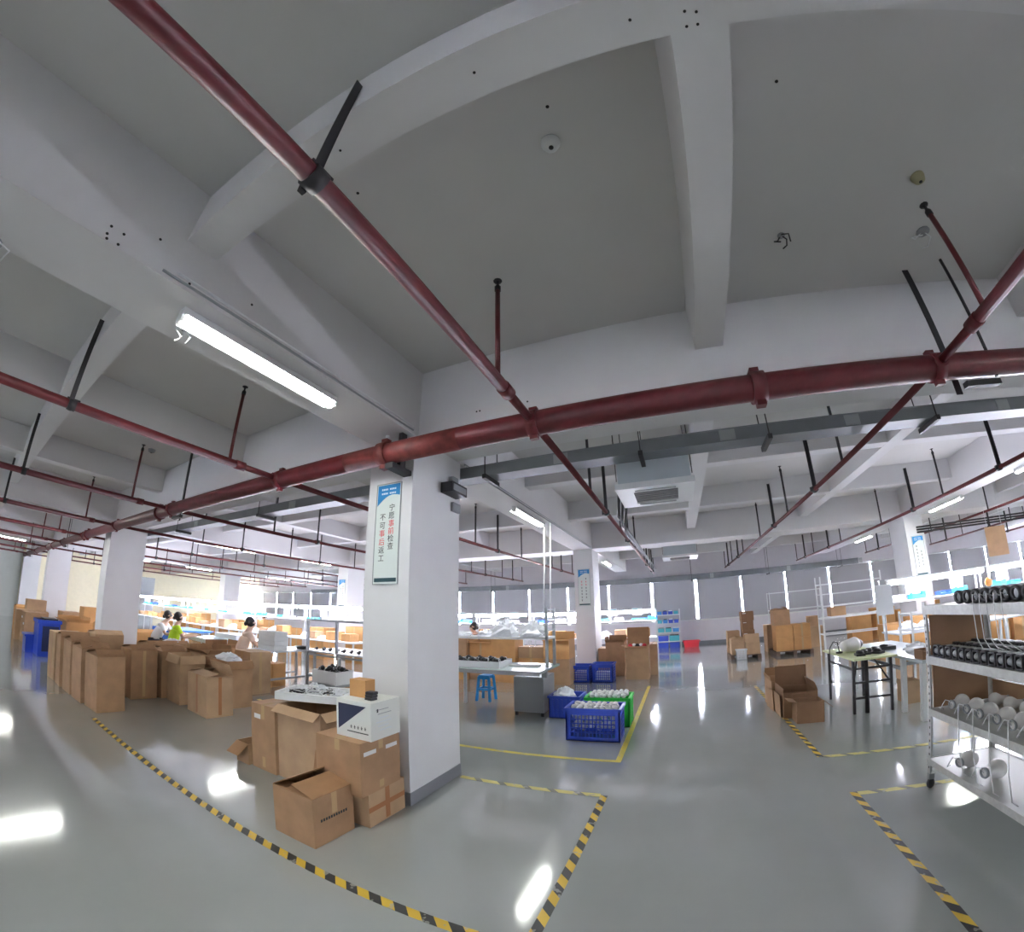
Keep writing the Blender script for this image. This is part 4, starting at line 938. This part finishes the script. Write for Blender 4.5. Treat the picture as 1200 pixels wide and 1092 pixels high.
# ================================================================== wheeled shelf with lamps
SX0, SX1, SY0, SY1 = 1.95, 2.53, 1.25, 3.40
t = thing('wheeled_shelf', 'grey four-tier wheeled steel shelf loaded with lamps at the right edge', 'shelf', (0, 0, 0))
ANG = mat('slotted_angle', (.56, .57, .56), .45, .2, var=.1, vscale=30)
TIERS = (.235, .625, 1.025, 1.405)
for x, sx in ((SX0, 1), (SX1, -1)):
    for y, sy in ((SY0, 1), (SY1, -1)):
        p = MB().prism([(x, y), (x+sx*.038, y), (x+sx*.038, y+sy*.003), (x+sx*.003, y+sy*.003), (x+sx*.003, y+sy*.038), (x, y+sy*.038)], 2, .12, 1.44).build('post', ANG, t)
        if y == SY1 and x == SX0:
            for k in range(24):
                z = .16+k*.052
                MB().box(x-.0008, x, y-.026, y-.012, z, z+.018).build('slot', BLACKP, p)
        q = MB().lathe([(0, -.012), (.036, -.012), (.04, -.008), (.04, .008), (.036, .012), (0, .012)], 16, M4((x+sx*.02, y+sy*.02, .04), math.pi/2, 0, .4)).build('castor', BLACKP, t)
        MB().box(x+sx*.02-.022, x+sx*.02+.022, y+sy*.02-.018, y+sy*.02+.018, .075, .12).tube([(x+sx*.02, y+sy*.02, .04), (x+sx*.02, y+sy*.02, .09)], .012, 6).build('castor_fork', STEELG, q)
for i, z in enumerate(TIERS):
    MB().box(SX0+.004, SX1-.004, SY0+.004, SY1-.004, z-.01, z).build('tier', mat('tier_grey', (.48, .49, .48), .35), t)
    e = [.045, .05, .055, .062][i]
    for (a, b, c, d) in ((SX0-.004, SX0+.004, SY0, SY1), (SX1-.004, SX1+.004, SY0, SY1), (SX0+.004, SX1-.004, SY0-.004, SY0+.004), (SX0+.004, SX1-.004, SY1-.004, SY1+.004)):
        MB().box(a, b, c, d, z-e, z+.004).build('edge', ANG, t)
for k, (z0, z1) in enumerate(((1.03, 1.33), (.63, .965))):
    o = MB().box(SX0+.04, SX1-.05, SY1-.018, SY1-.010, z0, z1).build('cardboard_sheet', CARDD); tag(o, 'brown cardboard end sheet of the %s tier of the wheeled shelf' % ['third', 'second'][k], 'cardboard')
o = MB().box(SX1-.03, SX1-.022, 2.0, SY1-.05, .63, .78).build('cardboard_sheet', CARD); tag(o, 'low brown cardboard strip along the back of the second tier', 'cardboard')
# third tier: rows of black framed lamps standing on edge
first = None
def framed(loc, rz, lab, grp):
    global first
    if first is None:
        first = thing('framed_lamp', lab, 'lamp', loc, rz, grp)
        def rr(s, n=20, p=4): return [(s*math.copysign(abs(math.cos(a))**(2/p), math.cos(a)), s*1.25*math.copysign(abs(math.sin(a))**(2/p), math.sin(a))) for a in [2*math.pi*k/n for k in range(n)]]
        o_, i_ = rr(.036), rr(.027); n = 20; vs = [(-.012, u, v+.045) for u, v in o_]+[(-.012, u, v+.045) for u, v in i_]+[(.02, u, v+.045) for u, v in o_]+[(.02, u, v+.045) for u, v in i_]
        fs = []
        for k in range(n):
            q = (k+1) % n; fs += [(k, q, n+q, n+k), (2*n+k, 3*n+k, 3*n+q, 2*n+q), (k, 2*n+k, 2*n+q, q), (n+k, n+q, 3*n+q, 3*n+k)]
        MB().add(vs, fs).build('frame', BLACKP, first)
        MB().lathe([(0, -.016), (.018, -.012), (.024, 0), (.024, .012), (0, .013)], 12, M4((0, 0, .045), 0, math.pi/2)).build('lens', STEELG, first)
        MB().box(.02, .15, -.026, .026, .012, .072).build('housing', mat('lamp_body_grey', (.50, .51, .53), .4), first)
        return first
    return dup(first, loc, rz, lab)
for r in range(3):
    for k in range(13):
        y = 3.30-.082*k
        framed((1.985+.17*r, y, 1.026), random.uniform(-.08, .08), 'black framed lamp, %s from the far end in the %s row of the third tier' % (ordw(k), ['front', 'middle', 'back'][r]), 'black framed lamps on the third tier')['group'] = 'framed lamps, %s row' % ['front', 'middle', 'back'][r]
# top tier: round black ringed lamps lying side by side
rp = None
for k in range(13):
    y = 3.0-.098*k; loc = (2.02, y, 1.406)
    if rp is None:
        rp = thing('ring_lamp', 'round black ringed lamp, first from the far end of the top tier', 'lamp', loc, 0, 'ringed lamps on the top tier')
        A = M4((0, 0, .048), 0, math.pi/2)
        MB().lathe([(.030, -.01), (.046, -.012), (.048, .0), (.046, .02), (.030, .02), (.028, .0), (.030, -.01)], 18, A).build('ring', BLACKP, rp)
        MB().lathe([(.030, .005), (.018, -.004), (0, -.006)], 16, A).build('lens', GREYP, rp)
        MB().lathe([(.044, .02), (.044, .24), (.03, .27), (0, .27)], 18, A).build('barrel', mat('barrel_grey', (.34, .34, .35), .45), rp)
    else: dup(rp, loc, random.uniform(-.1, .1), 'round black ringed lamp, %s from the far end of the top tier' % ordw(k))
# second tier: large domes
def dome(label, x, y, z, s, rz, cord=True):
    t = thing('dome_lamp', label, 'lamp', (x, y, z), rz, 'dome lamps on the wheeled shelf'); dome_parts(t, s, SHADEW, cord=cord); return t
pos = ['farthest along the front of the second tier', 'second along the front of the second tier', 'third along the front of the second tier', 'fourth along the front of the second tier', 'fifth along the front of the second tier', 'sixth along the front of the second tier', 'nearest along the front of the second tier']
for k in range(7): dome('white dome lamp lying %s' % pos[k], 2.13+.01*(k % 2), 3.22-.165*k, .627, .058, .25)
for k in range(7): dome('white dome lamp in the back row of the second tier, %s from the far end' % ordw(k), 2.37, 3.15-.17*k, .627, .05, 2.6, False)
dome('white dome lamp on the bottom tier nearest the castor', 2.12, 3.10, .237, .062, .3)
dome('white dome lamp on the bottom tier, second from the castor', 2.16, 2.84, .237, .066, .2)
# white cords draped over the tiers
cords = [(3.0, .63, .25), (2.83, .63, .245), (2.66, .63, .24), (2.48, .63, .25), (2.30, .63, .25)]
for k, (y, z, zb) in enumerate(cords):
    o = MB().tube([(2.0, y+.05, z+.05), (1.955, y, z+.10), (1.925, y-.04, z+.02), (1.93, y-.05, z-.2), (1.96, y-.06, zb+.02), (1.99, y-.08, zb)], .0042, 6).build('cord', WHITEP); tag(o, 'white cord drooping from the second tier to the bottom tier, %s from the castor' % ordw(k), 'cord', 'cords off the second tier')
for k in range(5):
    y = 2.72-.07*k
    o = MB().tube([(2.0, y+.03, 1.45), (1.94, y+.01, 1.47), (1.925, y, 1.38), (1.93, y-.01, 1.2), (1.96, y-.02, 1.13+.01*k), (2.02, y-.04, 1.12)], .0035, 6).build('cord', WHITEP); tag(o, 'white cord hanging from the top tier to the third tier, %s from the far end' % ordw(k), 'cord', 'cords off the top tier')
# ================================================================== people
SKIN = mat('skin', (.62, .40, .30), .5); HAIR = mat('hair_black', (.015, .012, .012), .45)
def skin_obj(name, verts, edges, radii, m, parent, sub=2, root=0):
    me = bpy.data.meshes.new(name); me.from_pydata(verts, edges, []); me.materials.append(m)
    bm = bmesh.new(); bm.from_mesh(me); lay = bm.verts.layers.skin.verify(); bm.verts.ensure_lookup_table()
    for i, v in enumerate(bm.verts):
        r = radii[i]; v[lay].radius = (r, r) if not isinstance(r, tuple) else r; v[lay].use_root = (i == root)
    bm.to_mesh(me); bm.free(); o = link(name, me, parent)
    o.modifiers.new('Skin', 'SKIN').use_smooth_shade = True; s = o.modifiers.new('Sub', 'SUBSURF'); s.levels = 1; s.render_levels = sub
    return o
def person(label, x, y, rz, shirt, trousers, lean=.12, hip=.50, reach=.42, hat=None):
    t = thing('person', label, 'person', (x, y, 0), rz)
    L = lean; P = []; E = []; Rr = []
    def v(p, r, to=None):
        P.append(p); Rr.append(r)
        if to is not None: E.append((to, len(P)-1))
        return len(P)-1
    h = hip
    pel = v((0, 0, h+.04), (.15, .11)); ab = v((0, L*.35, h+.20), (.135, .10), pel); ch = v((0, L*.8, h+.38), (.15, .105), ab); nk0 = v((0, L*1.05, h+.49), .07, ch); nk = v((0, L*1.2, h+.56), .050, nk0)
    jw = v((0, L*1.35+.02, h+.615), .072, nk); hd = v((0, L*1.4+.01, h+.69), .092, jw); tp = v((0, L*1.4, h+.755), .07, hd); v((0, L*1.35+.10, h+.655), .016, jw)
    for s in (-1, 1):
        v((s*.095, L*1.4, h+.67), .018, hd)
        sh = v((s*.17, L*.95, h+.45), .058, nk0); el = v((s*.23, L*.95+.14, h+.22), .042, sh); wr = v((s*.13, L*.95+reach, h+.27), .028, el); pm = v((s*.11, L*.95+reach+.07, h+.275), (.034, .018), wr)
        for f in range(4):
            q = v((s*.11+(f-1.5)*.018, L*.95+reach+.125, h+.27), .009, pm); v((s*.11+(f-1.5)*.019, L*.95+reach+.155+.006*(f in (1, 2)), h+.252), .008, q)
        v((s*(.11-.035), L*.95+reach+.10, h+.265), .009, pm)
        hp = v((s*.09, .03, h), .095, pel); kn = v((s*.12, .40, h-.02), .062, hp); an = v((s*.12, .38, .09), .042, kn); to = v((s*.12, .52, .035), .035, an)
    skin_obj('body', P, E, Rr, SKIN, t)
    # shirt
    P2, R2, E2 = [], [], []
    def v2(p, r, to=None):
        P2.append(p); R2.append(r)
        if to is not None: E2.append((to, len(P2)-1))
        return len(P2)-1
    a = v2((0, -.01, h+.02), (.185, .150)); b = v2((0, L*.35, h+.20), (.172, .142), a); c = v2((0, L*.8, h+.38), (.185, .148), b); d = v2((0, L*1.05, h+.485), (.125, .105), c)
    for s in (-1, 1):
        e = v2((s*.175, L*.95, h+.45), .072, d); f = v2((s*.222, L*.95+.105, h+.285), .062, e)
    skin_obj('shirt', P2, E2, R2, shirt, t)
    P2, R2, E2 = [], [], []
    a = v2((0, -.02, h+.03), (.165, .13))
    for s in (-1, 1):
        b = v2((s*.09, .04, h), .105, a); c = v2((s*.12, .40, h-.015), .074, b); v2((s*.12, .385, .12), .058, c)
    skin_obj('trousers', P2, E2, R2, trousers, t)
    hy, hz = L*1.4-.005, h+.70
    MB().lathe([(0, .108), (.05, .096), (.085, .06), (.10, .01), (.098, -.05), (.085, -.10), (.06, -.115)], 16, M4((0, hy-.030, hz+.008), .62)).build('hair', HAIR, t)
    MB().lathe([(0, .05), (.035, .035), (.045, 0), (.035, -.035), (0, -.05)], 10, M4((0, hy-.118, hz-.045))).build('hair_bun', HAIR, t)
    for s in (-1, 1): MB().lathe([(0, .006), (.005, .003), (.005, -.003), (0, -.006)], 8, M4((s*.033, hy+.086, hz-.02), math.pi/2)).build('eye', BLACKP, t)
    return t
WSH = mat('shirt_white', (.72, .72, .74), .8); LIME = mat('shirt_lime', (.52, .80, .03), .8); PEACH = mat('shirt_peach', (.82, .64, .53), .8); DARKT = mat('trousers_dark', (.03, .03, .05), .8); DKS = mat('shirt_dark', (.10, .10, .13), .8); GRN = mat('shirt_khaki', (.42, .32, .22), .8)
def seat(label, x, y, h): stool(label, x, y, mat('stool_dark', (.12, .10, .09), .5), h-.06, .30)
for lab, x, y, rz, shm, trm, ln, hp, sl in (
    ('seated worker in a white shirt bending forward over a bench on the left', -11.55, 4.40, -.75, WSH, DARKT, .26, .52, 'dark stool under the worker in white'),
    ('seated worker in a lime green shirt seen from behind on the left', -10.60, 4.50, -.35, LIME, DARKT, .10, .52, 'dark stool under the worker in lime green'),
    ('seated worker in a peach shirt reaching for the stacked white boxes', -8.28, 5.02, -.40, PEACH, GRN, .16, .56, 'dark stool under the worker in peach'),
    ('dark haired worker in a dark shirt behind the green workbench', -5.15, 10.0, 2.6, DKS, DARKT, .14, .52, 'dark stool under the worker behind the green workbench'),
    ('distant dark haired worker behind the light rail left of the column', -15.05, 10.35, 2.8, DKS, DARKT, .12, .55, 'dark stool under the distant worker')):
    person(lab, x, y, rz, shm, trm, ln, hp); seat(sl, x, y, hp)
table('small white table in front of the two seated workers on the left', -11.6, -10.0, 5.05, 5.40, .74, TOPW, STEELW)

# ================================================================== drilled holes in the concrete
HOLE = mat('hole_dark', (.02, .02, .02), .9)
beams = [o for o in COL.objects if o.name.startswith('ceiling_beam')]
def hole(parent, p, n, r=.009):
    q = Vector(p); d = Vector(n)*.002
    MB().tube([q-d, q+d], r, 8, False).build('anchor_hole', HOLE, parent)
xsec = [o for o in beams if abs(o.data.vertices[0].co.y-.45) < .02][0]
ymain = beams[2]; xmain = beams[6]
for (x, y) in ((.42, .575), (.46, .585), (.42, .63), (.46, .63), (.23, .56), (-.35, .55), (-1.0, .57)): hole(xsec, (x, y, Z2+.0015), (0, 0, 1), .006)
for (y, z) in ((.08, 3.22), (.08, 3.17), (.09, 3.145), (.15, 3.15), (.15, 3.22), (.32, 3.32), (.56, 3.18), (.95, 3.3)): hole(ymain, (-2.04, y, z), (1, 0, 0), .008)
for (x, z) in ((-1.45, 3.25), (-1.42, 3.25), (-.99, 3.24)): hole(xmain, (x, 2.755, z), (0, 1, 0), .008)
slab = bpy.data.objects['ceiling']
for (x, y) in ((-.18, .95), (.91, 1.09), (-1.3, .95)): hole(slab, (x, y, ZS), (0, 0, 1), .009)
